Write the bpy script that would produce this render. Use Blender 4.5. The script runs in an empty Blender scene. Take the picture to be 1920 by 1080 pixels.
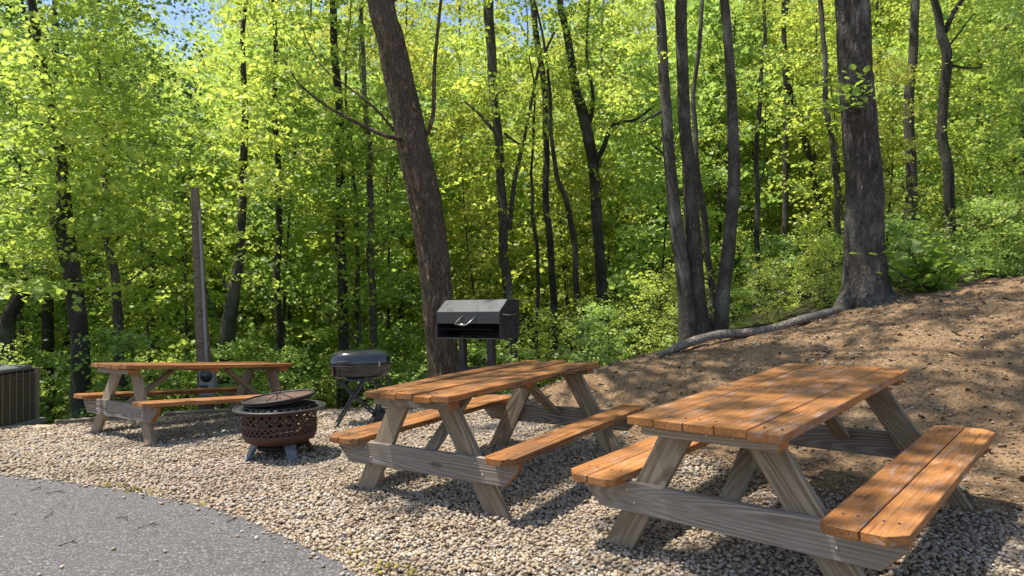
import bpy, bmesh, math, random
import numpy as np
from mathutils import Vector, Matrix
random.seed(7)
RNG = np.random.default_rng(11)
sc = bpy.context.scene
C = sc.collection
# ------------------------------------------------------------------ camera, sky, sun, exposure
CAMH, F, PITCH, ROLL = 1.2323, 1234.86, 0.0246, -0.0139
cd = bpy.data.cameras.new('camera'); cam = bpy.data.objects.new('camera', cd); C.objects.link(cam)
cd.sensor_width = 36; cd.lens = F / 1920 * 36; cd.clip_start = .05; cd.clip_end = 2000
cam.matrix_world = (Matrix.Translation((0, 0, CAMH)) @ Matrix.Rotation(math.pi / 2 + PITCH, 4, 'X')
                    @ Matrix.Rotation(ROLL, 4, 'Z'))
sc.camera = cam
SUNV = Vector((-.335, .03, 1)).normalized()
w = bpy.data.worlds.new("World"); sc.world = w; w.use_nodes = True
nt = w.node_tree; nt.nodes.clear()
so = nt.nodes.new('ShaderNodeOutputWorld'); bg = nt.nodes.new('ShaderNodeBackground')
sk = nt.nodes.new('ShaderNodeTexSky'); sk.sky_type = 'NISHITA'; sk.sun_disc = False
sk.sun_elevation = math.asin(SUNV.z); sk.sun_rotation = math.atan2(SUNV.x, SUNV.y)
bg.inputs[1].default_value = .14
nt.links.new(sk.outputs[0], bg.inputs[0]); nt.links.new(bg.outputs[0], so.inputs[0])
sl = bpy.data.lights.new('sun', 'SUN'); sl.energy = 5.0; sl.angle = math.radians(.55); sl.color = (1, .95, .86)
sun = bpy.data.objects.new('sun', sl); C.objects.link(sun)
sun.rotation_euler = SUNV.to_track_quat('Z', 'Y').to_euler()
sc.view_settings.view_transform = 'Standard'; sc.view_settings.look = 'None'
sc.view_settings.exposure = 0.7; sc.view_settings.gamma = 1; sc.view_settings.use_curve_mapping = False
sc.render.engine = 'CYCLES'
cy = sc.cycles
cy.max_bounces = 12; cy.diffuse_bounces = 9; cy.glossy_bounces = 2; cy.transmission_bounces = 9; cy.transparent_max_bounces = 4
cy.use_denoising = True; cy.sample_clamp_indirect = 8
try: cy.denoiser = 'OPENIMAGEDENOISE'
except Exception: pass

# ------------------------------------------------------------------ places measured from the photograph
def ray(px, py):
    X, Y = px - 960, 540 - py
    cr, sr = math.cos(ROLL), math.sin(ROLL); X, Y = X * cr - Y * sr, X * sr + Y * cr
    c, s = math.cos(PITCH), math.sin(PITCH)
    return Vector((X, F * c - Y * s, F * s + Y * c)) / F
def at(px, py, D):
    d = ray(px, py); return Vector((0, 0, CAMH)) + d * (D / d.y)

def sstep(t):
    t = np.clip(t, 0, 1); return t * t * (3 - 2 * t)
def H(x, y):
    x = np.asarray(x, float); y = np.asarray(y, float)
    cz = np.interp(x, [-.6, .2, .97, 1.88, 3.0, 4.28, 5.1, 6.2, 9, 16, 30], [0, .12, .42, .64, .84, 1.12, 1.30, 1.43, 1.6, 2.0, 3.0])
    y0 = np.interp(x, [-.5, 1, 2, 3, 4, 6, 9], [7.0, 6.0, 4.9, 4.2, 3.4, 2.2, 1.5])
    t = np.clip((y - y0) / (8 - y0), 0, 1)
    bank = cz * (.45 * sstep(t) + .55 * np.sin(t * math.pi / 2) ** 1.3)
    ramp = .05 * np.clip((x - .8) * .7 + (y - 2.84) * .717, 0, 2) * sstep((x + .2) / 1.0) * (1 - sstep((t) / .6))
    g = np.interp(x, [-30, -6, 0, 2, 5, 8, 14, 30], [-.12, -.13, -.15, -.12, .0, .09, .16, .22])
    edge = np.interp(x, [-9, -5.2, -3.6, -1, .8], [6.9, 7.2, 8.5, 8.7, 8.0])
    d = np.clip(y - edge, 0, 22)
    after = g * np.minimum(d, 18) + np.clip(y - 42, 0, 60) * .38
    side = -.05 * np.clip(y - 6.4, 0, 2.2) * sstep((-1.2 - x) / 1.0)
    return bank + ramp + after + side
def Hf(x, y): return float(H(x, y))
def gnd(px, py, z=0.0):
    d = ray(px, py)
    t = (z - CAMH) / d.z
    for _ in range(12):
        p = Vector((0, 0, CAMH)) + d * t; t = (Hf(p.x, p.y) - CAMH) / d.z
    return Vector((0, 0, CAMH)) + d * t
NO = {}
def fbm(x, y, seed=0, octs=4, f=1.0):
    r = np.random.default_rng(seed); out = np.zeros_like(np.asarray(x, float)); a = 1.0
    for o in range(octs):
        for k in range(3):
            th = r.uniform(0, 6.28); ph = r.uniform(0, 6.28); ff = f * r.uniform(.8, 1.25)
            out += a / 3 * np.sin((x * math.cos(th) + y * math.sin(th)) * ff * 6.28 + ph + 1.3 * np.sin((x * math.sin(th) - y * math.cos(th)) * ff * 4 + ph))
        a *= .5; f *= 2.1
    return out

# ------------------------------------------------------------------ materials
class N:
    def __init__(s, name):
        s.m = bpy.data.materials.new(name); s.m.use_nodes = True; s.t = s.m.node_tree
        s.b = s.t.nodes['Principled BSDF']; s.o = s.t.nodes['Material Output']
    def n(s, ty, **k):
        x = s.t.nodes.new('ShaderNode' + ty)
        for a, v in k.items():
            if isinstance(a, str) and a.startswith('i_'):
                key = a[2:]; key = int(key) if key.isdigit() else key
                x.inputs[key].default_value = v
            else: setattr(x, a, v)
        return x
    def l(s, a, b): s.t.links.new(a, b)
    def coord(s, scale=(1, 1, 1), out='Object', rnd=True):
        tc = s.n('TexCoord'); mp = s.n('Mapping'); mp.inputs['Scale'].default_value = scale
        s.l(tc.outputs[out], mp.inputs[0])
        if rnd:
            oi = s.n('ObjectInfo'); mu = s.n('Math', operation='MULTIPLY', i_1=37.0); s.l(oi.outputs['Random'], mu.inputs[0])
            cb = s.n('CombineXYZ'); s.l(mu.outputs[0], cb.inputs[0]); s.l(mu.outputs[0], cb.inputs[1]); s.l(mu.outputs[0], cb.inputs[2])
            s.l(cb.outputs[0], mp.inputs['Location'])
        return mp.outputs[0]
    def noise(s, vec, sc_, det=4, rough=.55, dist=0):
        x = s.n('TexNoise'); x.inputs['Scale'].default_value = sc_; x.inputs['Detail'].default_value = det
        x.inputs['Roughness'].default_value = rough; x.inputs['Distortion'].default_value = dist
        if vec is not None: s.l(vec, x.inputs['Vector'])
        return x.outputs[0]
    def ramp(s, fac, stops, interp='LINEAR'):
        x = s.n('ValToRGB'); cr = x.color_ramp; cr.interpolation = interp
        while len(cr.elements) > 1: cr.elements.remove(cr.elements[-1])
        for i, (p, c) in enumerate(stops):
            e = cr.elements[0] if i == 0 else cr.elements.new(p)
            e.position = p; c = c if isinstance(c, (tuple, list)) else (c, c, c); e.color = (*c[:3], 1)
        s.l(fac, x.inputs[0]); return x.outputs[0]
    def mix(s, fac, a, b, bt='MIX'):
        x = s.n('Mix', data_type='RGBA', blend_type=bt)
        for i, v in ((0, fac), (6, a), (7, b)):
            if isinstance(v, (float, int)): x.inputs[i].default_value = v
            elif isinstance(v, tuple): x.inputs[i].default_value = (*v, 1)
            else: s.l(v, x.inputs[i])
        return x.outputs[2]
    def math(s, op, a, b=0.0):
        x = s.n('Math', operation=op)
        for i, v in ((0, a), (1, b)):
            if isinstance(v, (float, int)): x.inputs[i].default_value = v
            else: s.l(v, x.inputs[i])
        return x.outputs[0]
    def bump(s, h, st=.5, d=.01):
        x = s.n('Bump'); x.inputs['Strength'].default_value = st; x.inputs['Distance'].default_value = d
        s.l(h, x.inputs['Height']); s.l(x.outputs[0], s.b.inputs['Normal']); return x
    def col(s, c):
        if isinstance(c, tuple): s.b.inputs['Base Color'].default_value = (*c, 1)
        else: s.l(c, s.b.inputs['Base Color'])
    def set(s, **k):
        for a, v in k.items():
            i = s.b.inputs[a.replace('_', ' ')]
            if isinstance(v, (float, int)): i.default_value = v
            else: s.l(v, i)

def mat_orange(name, wear=.5, dark=.3):
    a = N(name); v = a.coord((1, 1, 1)); g = a.coord((2.0, 26, 26))
    grain = a.noise(g, 3.0, 6, .6, .6); blot = a.noise(v, 5, 5, .65); fine = a.noise(a.coord((5, 60, 60)), 3, 3)
    base = a.ramp(grain, [(.3, (.25, .070, .007)), (.5, (.42, .146, .011)), (.72, (.53, .21, .021))])
    base = a.mix(a.ramp(blot, [(.38, 0.), (.66, .75)]), base, (.25, .105, .028), 'MIX')
    # worn streaks down to grey wood
    wv = a.coord((1.6, 7, 7)); wn = a.noise(wv, 4.2, 7, .68, .4)
    wm = a.math('MULTIPLY', wn, 1.0); wm = a.ramp(wm, [(.55 - .07 * wear, 0.), (.64 - .07 * wear, 1.)])
    brk = a.ramp(fine, [(.4, .25), (.6, .9)])
    wm = a.mix(1.0, wm, brk, 'MULTIPLY')
    cl = a.ramp(a.noise(a.coord((1.5, 4, 4)), 1.7, 3, .6), [(.47, .12), (.62, 1.)])
    wm = a.mix(1.0, wm, cl, 'MULTIPLY')
    base = a.mix(a.math('MULTIPLY', wm, .8 * wear + .15), base, (.38, .33, .31))
    # dark cracks along the grain
    ck = a.ramp(a.noise(a.coord((1.3, 40, 40)), 2.3, 3, .5), [(.36, 1.), (.41, 0.)])
    base = a.mix(a.math('MULTIPLY', ck, dark), base, (.05, .028, .015))
    dn = a.ramp(a.noise(v, 2.4, 5, .65), [(.46, 0.), (.66, 1.)])
    base = a.mix(a.math('MULTIPLY', dn, dark * .55), base, (.13, .065, .03))
    oi = a.n('ObjectInfo'); hs = a.n('HueSaturation'); hs.inputs['Saturation'].default_value = .93
    a.l(a.ramp(oi.outputs['Random'], [(0, .70), (1, 1.12)]), hs.inputs['Value']); a.l(base, hs.inputs['Color'])
    a.col(hs.outputs[0]); a.set(Roughness=.66, Specular_IOR_Level=.28)
    a.bump(a.mix(.5, grain, a.math('SUBTRACT', fine, ck)), .5, .004)
    return a.m
def mat_grey_wood(name, c0, c1, c2, knots=True):
    a = N(name); g = a.coord((1.1, 9, 9))
    warp = a.noise(a.coord((1.2, 3, 3)), 1.8, 2)
    fld = a.noise(a.coord((.30, 3.4, 3.4)), 1.5, 1.2, .4, .2)
    wave = a.ramp(a.math('ADD', a.math('MULTIPLY', a.math('SINE', a.math('MULTIPLY', fld, 190.0)), .5), .5), [(0, 0.), (.55, .35), (.85, 1.)])
    gr = a.noise(a.coord((2, 50, 50)), 3, 5, .6)
    m = a.mix(a.ramp(a.noise(a.coord((.8, 4, 4)), 2.0, 2), [(.4, .45), (.65, .95)]), wave, gr)
    base = a.ramp(m, [(.25, c0), (.5, c1), (.75, c2)])
    st = a.ramp(a.noise(g, 1.7, 4), [(.42, 0.), (.7, 1.)])
    base = a.mix(a.math('MULTIPLY', st, .45), base, c0)
    if knots:
        vo = a.n('TexVoronoi'); vo.inputs['Scale'].default_value = 1.0; vo.inputs['Randomness'].default_value = 1
        a.l(a.coord((2.2, 6.0, 6.0)), vo.inputs['Vector'])
        k = a.ramp(vo.outputs['Distance'], [(.0, 1.), (.10, .8), (.13, 0.)])
        base = a.mix(a.math('MULTIPLY', k, .7), base, (.055, .035, .02))
    oi = a.n('ObjectInfo'); hs = a.n('HueSaturation')
    a.l(a.ramp(oi.outputs['Random'], [(0, .8), (1, 1.15)]), hs.inputs['Value']); a.l(base, hs.inputs['Color'])
    a.col(hs.outputs[0]); a.set(Roughness=.8); a.bump(m, .6, .004)
    return a.m
def mat_metal(name, c, rough=.4, spec=.5, metallic=0.0, rust=None, dirt=.2, coat=0):
    a = N(name); v = a.coord((1, 1, 1))
    n1 = a.noise(v, 18, 5, .6); n2 = a.noise(v, 5, 5, .65)
    base = a.mix(a.ramp(n1, [(.4, 0.), (.7, dirt)]), c, tuple(min(1, x * 1.5 + .02) for x in c))
    if rust: base = a.mix(a.ramp(n2, [(.42 - .2 * rust[1], 0.), (.58, 1.)]), base, rust[0])
    a.col(base); a.set(Metallic=metallic, Roughness=a.ramp(n2, [(.3, max(.05, rough - .12)), (.75, rough + .15)]))
    if coat: a.set(Coat_Weight=coat)
    a.bump(n1, .15, .003); return a.m
def mat_bark(name, dark, light, s=1.0, moss=0, grey=0.0):
    a = N(name)
    v = a.coord((14 * s, 14 * s, 3.6 * s))
    r1 = a.math('ABSOLUTE', a.math('SUBTRACT', a.noise(v, 1.0, 4, .6, .6), .5)); r2 = a.math('ABSOLUTE', a.math('SUBTRACT', a.noise(v, 2.1, 3, .6, .3), .47))
    ridge = a.ramp(a.math('MINIMUM', r1, a.math('MULTIPLY', r2, 1.5)), [(.0, 0.), (.2, 1.)])
    fine = a.noise(a.coord((20 * s, 20 * s, 6 * s)), 3, 5, .65)
    h = a.mix(.35, ridge, fine)
    base = a.ramp(h, [(.12, tuple(x * .3 for x in dark)), (.42, dark), (.8, light)])
    patch = a.noise(a.coord((1.2, 1.2, .8)), 2.0, 5, .65)
    base = a.mix(a.ramp(patch, [(.48, 0.), (.68, .55 + grey * .4)]), base, (.27, .25, .215))
    if moss: base = a.mix(a.ramp(a.noise(a.coord((1, 1, .6)), 2.4, 4), [(.5, 0.), (.66, moss)]), base, (.06, .085, .02))
    a.col(base); a.set(Roughness=.9); a.bump(h, 1.0, .06); return a.m
def mat_leaf(name, stops, trans=.5, bright=1.0):
    a = N(name); a.t.nodes.remove(a.b)
    at_ = a.n('Attribute', attribute_name='rnd'); oi = a.n('ObjectInfo')
    r = a.math('ADD', a.math('MULTIPLY', at_.outputs['Fac'], .62), a.math('MULTIPLY', oi.outputs['Random'], .38))
    c = a.ramp(r, stops)
    hs = a.n('HueSaturation'); hs.inputs['Value'].default_value = bright; hs.inputs['Saturation'].default_value = .93; a.l(c, hs.inputs['Color']); c = hs.outputs[0]
    ds = a.n('BsdfDiffuse'); a.l(c, ds.inputs[0])
    tr = a.n('BsdfTranslucent'); ct = a.n('HueSaturation'); ct.inputs['Hue'].default_value = .49; ct.inputs['Saturation'].default_value = 1.04; ct.inputs['Value'].default_value = 1.3
    a.l(c, ct.inputs['Color']); a.l(ct.outputs[0], tr.inputs[0])
    gl = a.n('BsdfGlossy'); gl.inputs['Roughness'].default_value = .5; gl.inputs[0].default_value = (1, 1, 1, 1)
    m1 = a.n('MixShader'); m1.inputs[0].default_value = trans; a.l(ds.outputs[0], m1.inputs[1]); a.l(tr.outputs[0], m1.inputs[2])
    m2 = a.n('MixShader'); m2.inputs[0].default_value = .03; a.l(m1.outputs[0], m2.inputs[1]); a.l(gl.outputs[0], m2.inputs[2])
    a.l(m2.outputs[0], a.o.inputs[0]); return a.m

M = {}
M['orangeA'] = mat_orange('orange_stain_worn', .8, .4)
M['orangeB'] = mat_orange('orange_stain_cracked', .6, 1.0)
M['orange_edge'] = mat_orange('orange_stain_plain', .1, .2)
M['wood_grey'] = mat_grey_wood('weathered_grey_wood', (.17, .13, .098), (.26, .21, .165), (.335, .285, .235))
M['wood_leg'] = mat_grey_wood('weathered_brown_wood', (.18, .128, .075), (.27, .198, .126), (.35, .27, .18), False)
M['hood'] = mat_metal('black_paint_glossy_top', (.028, .03, .036), .42, dirt=.3, coat=.8)
M['black_metal'] = mat_metal('black_painted_steel', (.022, .023, .027), .30, dirt=.3)
M['black_shine'] = mat_metal('black_enamel', (.016, .017, .022), .12, coat=.6, dirt=.1)
M['dark_iron'] = mat_metal('dark_iron', (.028, .027, .028), .5)
M['inside'] = mat_metal('sooty_inside', (.012, .011, .01), .85)
M['rust'] = mat_metal('rusty_steel', (.035, .02, .014), .7, rust=((.085, .036, .02), .3), dirt=.5)
M['rust_dark'] = mat_metal('dark_rusty_steel', (.03, .02, .016), .65, rust=((.10, .042, .022), -.1))
M['bluegrey'] = mat_metal('blue_grey_steel', (.05, .065, .10), .5, rust=((.16, .17, .17), -.1))
M['steel'] = mat_metal('bare_steel', (.45, .43, .40), .3, metallic=1.0)
M['ac_tan'] = mat_metal('tan_sheet_metal', (.22, .17, .115), .5)
M['ac_dark'] = mat_metal('dark_coil', (.022, .018, .013), .6)
M['ac_top'] = mat_metal('grey_green_cover', (.13, .14, .135), .4)
M['conduit'] = mat_metal('grey_conduit', (.22, .215, .20), .5)
M['glass_dark'] = mat_metal('dark_meter_glass', (.03, .03, .035), .1)
M['pole'] = mat_grey_wood('pole_wood', (.09, .06, .04), (.17, .12, .085), (.24, .18, .13), False)
M['timber'] = mat_grey_wood('edging_timber', (.12, .09, .06), (.24, .19, .13), (.34, .28, .20))
M['rubber'] = mat_metal('black_plastic', (.018, .018, .018), .6)
M['bark_lean'] = mat_bark('bark_brown', (0.15, 0.098, 0.062), (0.36, 0.245, 0.155), .9, 0, -1.1)
M['bark_oak'] = mat_bark('bark_grey_oak', (0.095, 0.075, 0.06), (0.30, 0.25, 0.21), .8, 0, .5)
M['bark_pale'] = mat_bark('bark_mottled', (0.120, 0.096, 0.073), (0.300, 0.254, 0.203), 1.6, .15, .9)
M['bark_dark'] = mat_bark('bark_dark', (0.053, 0.041, 0.030), (0.128, 0.102, 0.074), 1.5, .5)
M['deadwood'] = mat_bark('dead_wood', (0.34, 0.28, 0.23), (0.56, 0.49, 0.42), 1.0, 0, .5)
G = [(0, (.10, .155, .024)), (.25, (.17, .25, .032)), (.55, (.265, .35, .044)), (.82, (.37, .43, .058)), (1, (.49, .50, .08))]
M['leaf'] = mat_leaf('leaves_spring_green', G, .6, 1.4)
M['leaf_mid'] = mat_leaf('leaves_mid_green', [(p, (c[0] * .80, c[1] * .90, c[2] * 1.25)) for p, c in G], .58, 1.4)
M['leaf_yellow'] = mat_leaf('leaves_yellow_green', [(0, (.20, .25, .03)), (.5, (.34, .39, .045)), (.85, (.46, .46, .055)), (1, (.56, .46, .06))], .5)
M['leaf_dark'] = mat_leaf('leaves_deep_green', [(0, (.03, .07, .018)), (.5, (.055, .115, .022)), (1, (.10, .17, .03))], .4)
M['leaf_big'] = mat_leaf('leaves_broad', [(0, (.20, .32, .03)), (.6, (.31, .45, .045)), (1, (.44, .52, .055))], .6)
def mat_ground():
    a = N('ground'); v = a.coord((1, 1, 1), 'Object', False)
    at_ = a.n('Attribute', attribute_name='dirt'); fo = a.n('Attribute', attribute_name='forest')
    n1 = a.noise(v, 2.2, 6, .65); n2 = a.noise(v, 26, 6, .7); n3 = a.noise(v, 120, 3, .7)
    dirt = a.ramp(n1, [(.3, (.19, .108, .05)), (.5, (.33, .20, .098)), (.72, (.45, .29, .15))])
    dirt = a.mix(a.ramp(n2, [(.35, 0.), (.68, .6)]), dirt, (.10, .062, .038))
    dirt = a.mix(a.ramp(n3, [(.5, 0.), (.72, .55)]), dirt, (.42, .34, .25))
    vo = a.n('TexVoronoi'); vo.inputs['Scale'].default_value = 48; a.l(v, vo.inputs['Vector'])
    st = a.n('SeparateColor'); a.l(vo.outputs['Color'], st.inputs[0])
    gr = a.ramp(st.outputs[0], [(0, (.16, .12, .085)), (.4, (.26, .205, .15)), (.8, (.34, .28, .22)), (1, (.42, .38, .33))])
    gr = a.mix(a.ramp(vo.outputs['Distance'], [(.3, 0.), (.75, .9)]), gr, (.05, .035, .022))
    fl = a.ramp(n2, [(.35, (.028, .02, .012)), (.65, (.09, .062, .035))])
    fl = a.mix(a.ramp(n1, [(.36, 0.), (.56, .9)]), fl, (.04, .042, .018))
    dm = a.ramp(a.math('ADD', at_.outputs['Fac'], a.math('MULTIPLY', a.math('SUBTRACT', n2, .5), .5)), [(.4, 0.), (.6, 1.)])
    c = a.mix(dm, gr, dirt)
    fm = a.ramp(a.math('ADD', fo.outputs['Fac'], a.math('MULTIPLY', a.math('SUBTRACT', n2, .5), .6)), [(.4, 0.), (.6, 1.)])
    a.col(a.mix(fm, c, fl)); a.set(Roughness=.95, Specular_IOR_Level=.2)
    a.bump(a.mix(.4, n2, n3), 1.0, .035); return a.m
M['ground'] = mat_ground()
def mat_asphalt():
    a = N('asphalt'); v = a.coord((1, 1, 1), 'Object', False)
    vo = a.n('TexVoronoi'); vo.inputs['Scale'].default_value = 120; a.l(v, vo.inputs['Vector'])
    s = a.n('SeparateColor'); a.l(vo.outputs['Color'], s.inputs[0])
    c = a.ramp(s.outputs[0], [(0, (.040, .037, .037)), (.5, (.085, .078, .077)), (.86, (.125, .114, .111)), (1, (.27, .255, .25))])
    c = a.mix(a.ramp(a.noise(v, 3, 6, .6), [(.35, 0.), (.75, .35)]), c, (.115, .10, .095))
    c = a.mix(a.ramp(a.noise(v, 60, 4, .7), [(.5, 0.), (.7, .6)]), c, (.05, .048, .05))
    a.col(c); a.set(Roughness=.85); a.bump(a.mix(.6, vo.outputs['Distance'], a.noise(v, 90, 4, .7)), .7, .006); return a.m
M['asphalt'] = mat_asphalt()
def mat_rnd(name, stops, rough=.8, sc_=60):
    a = N(name); oi = a.n('ObjectInfo'); c = a.ramp(oi.outputs['Random'], stops)
    c = a.mix(a.ramp(a.noise(a.coord((1, 1, 1)), 8, 4), [(.4, 0.), (.7, .35)]), c, (.20, .15, .10))
    a.col(c); a.set(Roughness=rough); return a.m
def mat_pebble(name, stops):
    a = N(name); oi = a.n('ObjectInfo'); c = a.ramp(oi.outputs['Random'], stops)
    c = a.mix(a.ramp(a.noise(a.coord((1, 1, 1)), 1.6, 4), [(.4, 0.), (.7, .4)]), c, (.22, .16, .10))
    pl = a.noise(oi.outputs['Location'], 1.3, 5, .65)
    c = a.mix(a.ramp(pl, [(.44, 0.), (.66, .62)]), c, (.20, .145, .095))
    c = a.mix(a.ramp(a.noise(oi.outputs['Location'], .7, 3, .6), [(.5, 0.), (.7, .45)]), c, (.40, .28, .24))
    a.col(c); a.set(Roughness=.75, Specular_IOR_Level=.35); return a.m
M['pebble'] = mat_pebble('pebbles', [(0, (.19, .13, .08)), (.14, (.33, .245, .155)), (.42, (.46, .36, .235)), (.62, (.41, .335, .24)), (.78, (.54, .45, .33)), (.88, (.30, .285, .28)), (.96, (.62, .57, .49)), (1, (.42, .23, .12))])
M['chip'] = mat_rnd('chips', [(0, (.06, .035, .02)), (.35, (.14, .085, .05)), (.75, (.24, .16, .095)), (.95, (.33, .25, .16)), (1, (.42, .36, .27))], .9)
M['dead_leaf'] = mat_rnd('dead_leaves', [(0, (.07, .04, .022)), (.4, (.16, .09, .045)), (.8, (.27, .17, .09)), (1, (.36, .26, .15))], .8)
M['moss'] = mat_rnd('moss', [(0, (.16, .15, .02)), (1, (.32, .24, .04))], .95)

# ------------------------------------------------------------------ helpers
def tag(o, label=None, cat=None, group=None, kind=None):
    if label: o['label'] = label
    if cat: o['category'] = cat
    if group: o['group'] = group
    if kind: o['kind'] = kind
    return o
def empty(name, loc, label, cat, group=None, rot=None):
    o = bpy.data.objects.new(name, None); C.objects.link(o); o.location = loc; o.empty_display_size = .1
    if rot is not None: o.rotation_euler = rot
    return tag(o, label, cat, group)
def link(name, me, mats, parent=None, mtx=None, smooth=False):
    o = bpy.data.objects.new(name, me); C.objects.link(o)
    if not isinstance(mats, (list, tuple)): mats = [mats]
    if not me.materials:
        for m in mats: me.materials.append(m)
    if smooth: me.polygons.foreach_set('use_smooth', [True] * len(me.polygons))
    if parent: o.parent = parent
    if mtx is not None: o.matrix_local = mtx
    return o
def bm_obj(name, bm, mats, parent=None, mtx=None, smooth=False):
    me = bpy.data.meshes.new(name); bmesh.ops.recalc_face_normals(bm, faces=bm.faces); bm.to_mesh(me); bm.free()
    return link(name, me, mats, parent, mtx, smooth)
def np_mesh(name, V, Fc, attr=None):
    me = bpy.data.meshes.new(name); V = np.asarray(V, np.float32); Fc = np.asarray(Fc, np.int32); k = Fc.shape[1]
    me.vertices.add(len(V)); me.vertices.foreach_set('co', V.ravel())
    me.loops.add(Fc.size); me.loops.foreach_set('vertex_index', Fc.ravel())
    me.polygons.add(len(Fc)); me.polygons.foreach_set('loop_start', np.arange(0, Fc.size, k, dtype=np.int32))
    me.polygons.foreach_set('loop_total', np.full(len(Fc), k, np.int32))
    if attr:
        for n_, (dom, arr) in attr.items():
            at_ = me.attributes.new(n_, 'FLOAT', dom); at_.data.foreach_set('value', np.asarray(arr, np.float32))
    me.update(calc_edges=True); return me
def frame(p0, p1, wdir):
    x = (p1 - p0).normalized(); y = (wdir - x * wdir.dot(x)).normalized(); z = x.cross(y)
    m = Matrix((x, y, z)).transposed().to_4x4(); m.translation = (p0 + p1) / 2; return m
def box_bm(L, W, T, bev=.003, cuts=0, warp=0, end_out=None, poly=None, jit=0):
    """board along x; poly = outline in xy (for chamfered ends) else rectangle"""
    bm = bmesh.new()
    if poly is None:
        n = cuts + 1; pts = [(-L / 2 + L * i / n, -W / 2) for i in range(n + 1)] + [(L / 2 - L * i / n, W / 2) for i in range(n + 1)]
    else: pts = poly
    lo = [bm.verts.new((x, y, -T / 2)) for x, y in pts]; hi = [bm.verts.new((x, y, T / 2)) for x, y in pts]
    if poly is None and cuts:
        n = cuts + 1; k = len(pts)
        for i in range(n):
            a, b, c, d = i, i + 1, k - 2 - i, k - 1 - i
            bm.faces.new((hi[a], hi[b], hi[c], hi[d])); bm.faces.new((lo[d], lo[c], lo[b], lo[a]))
    else:
        bm.faces.new(hi); bm.faces.new(lo[::-1])
    k = len(pts)
    for i in range(k): bm.faces.new((lo[i], lo[(i + 1) % k], hi[(i + 1) % k], hi[i]))
    bmesh.ops.recalc_face_normals(bm, faces=bm.faces)
    if bev:
        ed = [e for e in bm.edges if len(e.link_faces) == 2 and e.calc_face_angle(0) > .3]
        bmesh.ops.bevel(bm, geom=ed, offset=bev, segments=1, affect='EDGES')
    if warp:
        a, b, ph = random.uniform(-1, 1), random.uniform(-1, 1), random.uniform(0, 6)
        for v in bm.verts:
            t = v.co.x / (L / 2)
            v.co.z += warp * (a * t * t + .5 * math.sin(t * 2.2 + ph)); v.co.y += warp * .35 * b * t * t
    return bm
def plank(name, parent, p0, p1, wdir, W, T, mats, cuts=0, warp=0, poly=None, bev=.003, endmat=False, label=None):
    p0, p1, wdir = Vector(p0), Vector(p1), Vector(wdir); L = (p1 - p0).length
    bm = box_bm(L, W, T, bev, cuts, warp, poly=poly(L) if poly else None)
    if endmat:
        for f in bm.faces:
            if abs(f.normal.x) > .45: f.material_index = 1
    o = bm_obj(name, bm, mats, parent, frame(p0, p1, wdir))
    if label: o['label'] = label
    return o
def tube_bm(bm, pts, rad, seg=8, cap=True, noise=0, up=None):
    pts = [Vector(p) for p in pts]; n = len(pts)
    if not hasattr(rad, '__len__'): rad = [rad] * n
    rings = []; ref = Vector((0, 0, 1)) if abs((pts[-1] - pts[0]).normalized().z) < .9 else Vector((1, 0, 0))
    for i, p in enumerate(pts):
        d = (pts[min(i + 1, n - 1)] - pts[max(i - 1, 0)]).normalized()
        a = d.cross(ref).normalized(); b = d.cross(a).normalized(); ring = []
        for k in range(seg):
            th = 2 * math.pi * k / seg; r = rad[i] * (1 + (noise * random.uniform(-1, 1) if noise else 0))
            ring.append(bm.verts.new(p + (a * math.cos(th) + b * math.sin(th)) * r))
        rings.append(ring)
    for i in range(n - 1):
        for k in range(seg):
            bm.faces.new((rings[i][k], rings[i][(k + 1) % seg], rings[i + 1][(k + 1) % seg], rings[i + 1][k]))
    if cap:
        bm.faces.new(rings[0][::-1]); bm.faces.new(rings[-1])
def smooth_path(pts, n):
    pts = [Vector(p) for p in pts]; out = []; m = len(pts) - 1
    for i in range(n + 1):
        t = i / n * m; k = min(int(t), m - 1); f = t - k
        p0, p1, p2, p3 = pts[max(k - 1, 0)], pts[k], pts[k + 1], pts[min(k + 2, m)]
        out.append(.5 * ((2 * p1) + (p2 - p0) * f + (2 * p0 - 5 * p1 + 4 * p2 - p3) * f * f + (3 * p1 - p0 - 3 * p2 + p3) * f ** 3))
    return out
def tube(name, pts, rad, mat, parent=None, seg=8, smooth=True, n=None):
    if n: pts = smooth_path(pts, n)
    bm = bmesh.new(); tube_bm(bm, pts, rad, seg); return bm_obj(name, bm, mat, parent, smooth=smooth)
def lathe_bm(bm, prof, seg=40, sx=1, sy=1):
    rings = [[bm.verts.new((r * math.cos(2 * math.pi * k / seg) * sx, r * math.sin(2 * math.pi * k / seg) * sy, z)) for k in range(seg)] for r, z in prof]
    for i in range(len(prof) - 1):
        for k in range(seg): bm.faces.new((rings[i][k], rings[i][(k + 1) % seg], rings[i + 1][(k + 1) % seg], rings[i + 1][k]))
    return rings

# ------------------------------------------------------------------ ground (one sheet)
def dirt_mask(x, y):
    xb = np.interp(y, [1.5, 2.6, 3.0, 3.5, 4.1, 4.9, 5.6, 6.5, 7.4, 9], [5.5, 4.6, 3.9, 2.5, 1.65, 1.15, .75, .35, .1, -.1])
    return sstep((x - xb) / .7 + .5 + .25 * fbm(x, y, 5, 3, .8))
def edge_y(x): return np.interp(x, [-9, -5.2, -3.6, -1, .8, 2, 6.5, 9], [6.9, 7.2, 8.5, 8.7, 8.25, 8.2, 8.4, 8.4])
xs = np.concatenate([-np.geomspace(9, 160, 26)[::-1], np.arange(-8.9, 9.0, .07), np.geomspace(9, 160, 26)])
ys = np.concatenate([-np.geomspace(1, 60, 10)[::-1], np.arange(-.9, 1.9, .2), np.arange(2, 10.5, .07), np.geomspace(10.6, 130, 46)])
X, Y = np.meshgrid(xs, ys); Z = H(X, Y)
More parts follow.
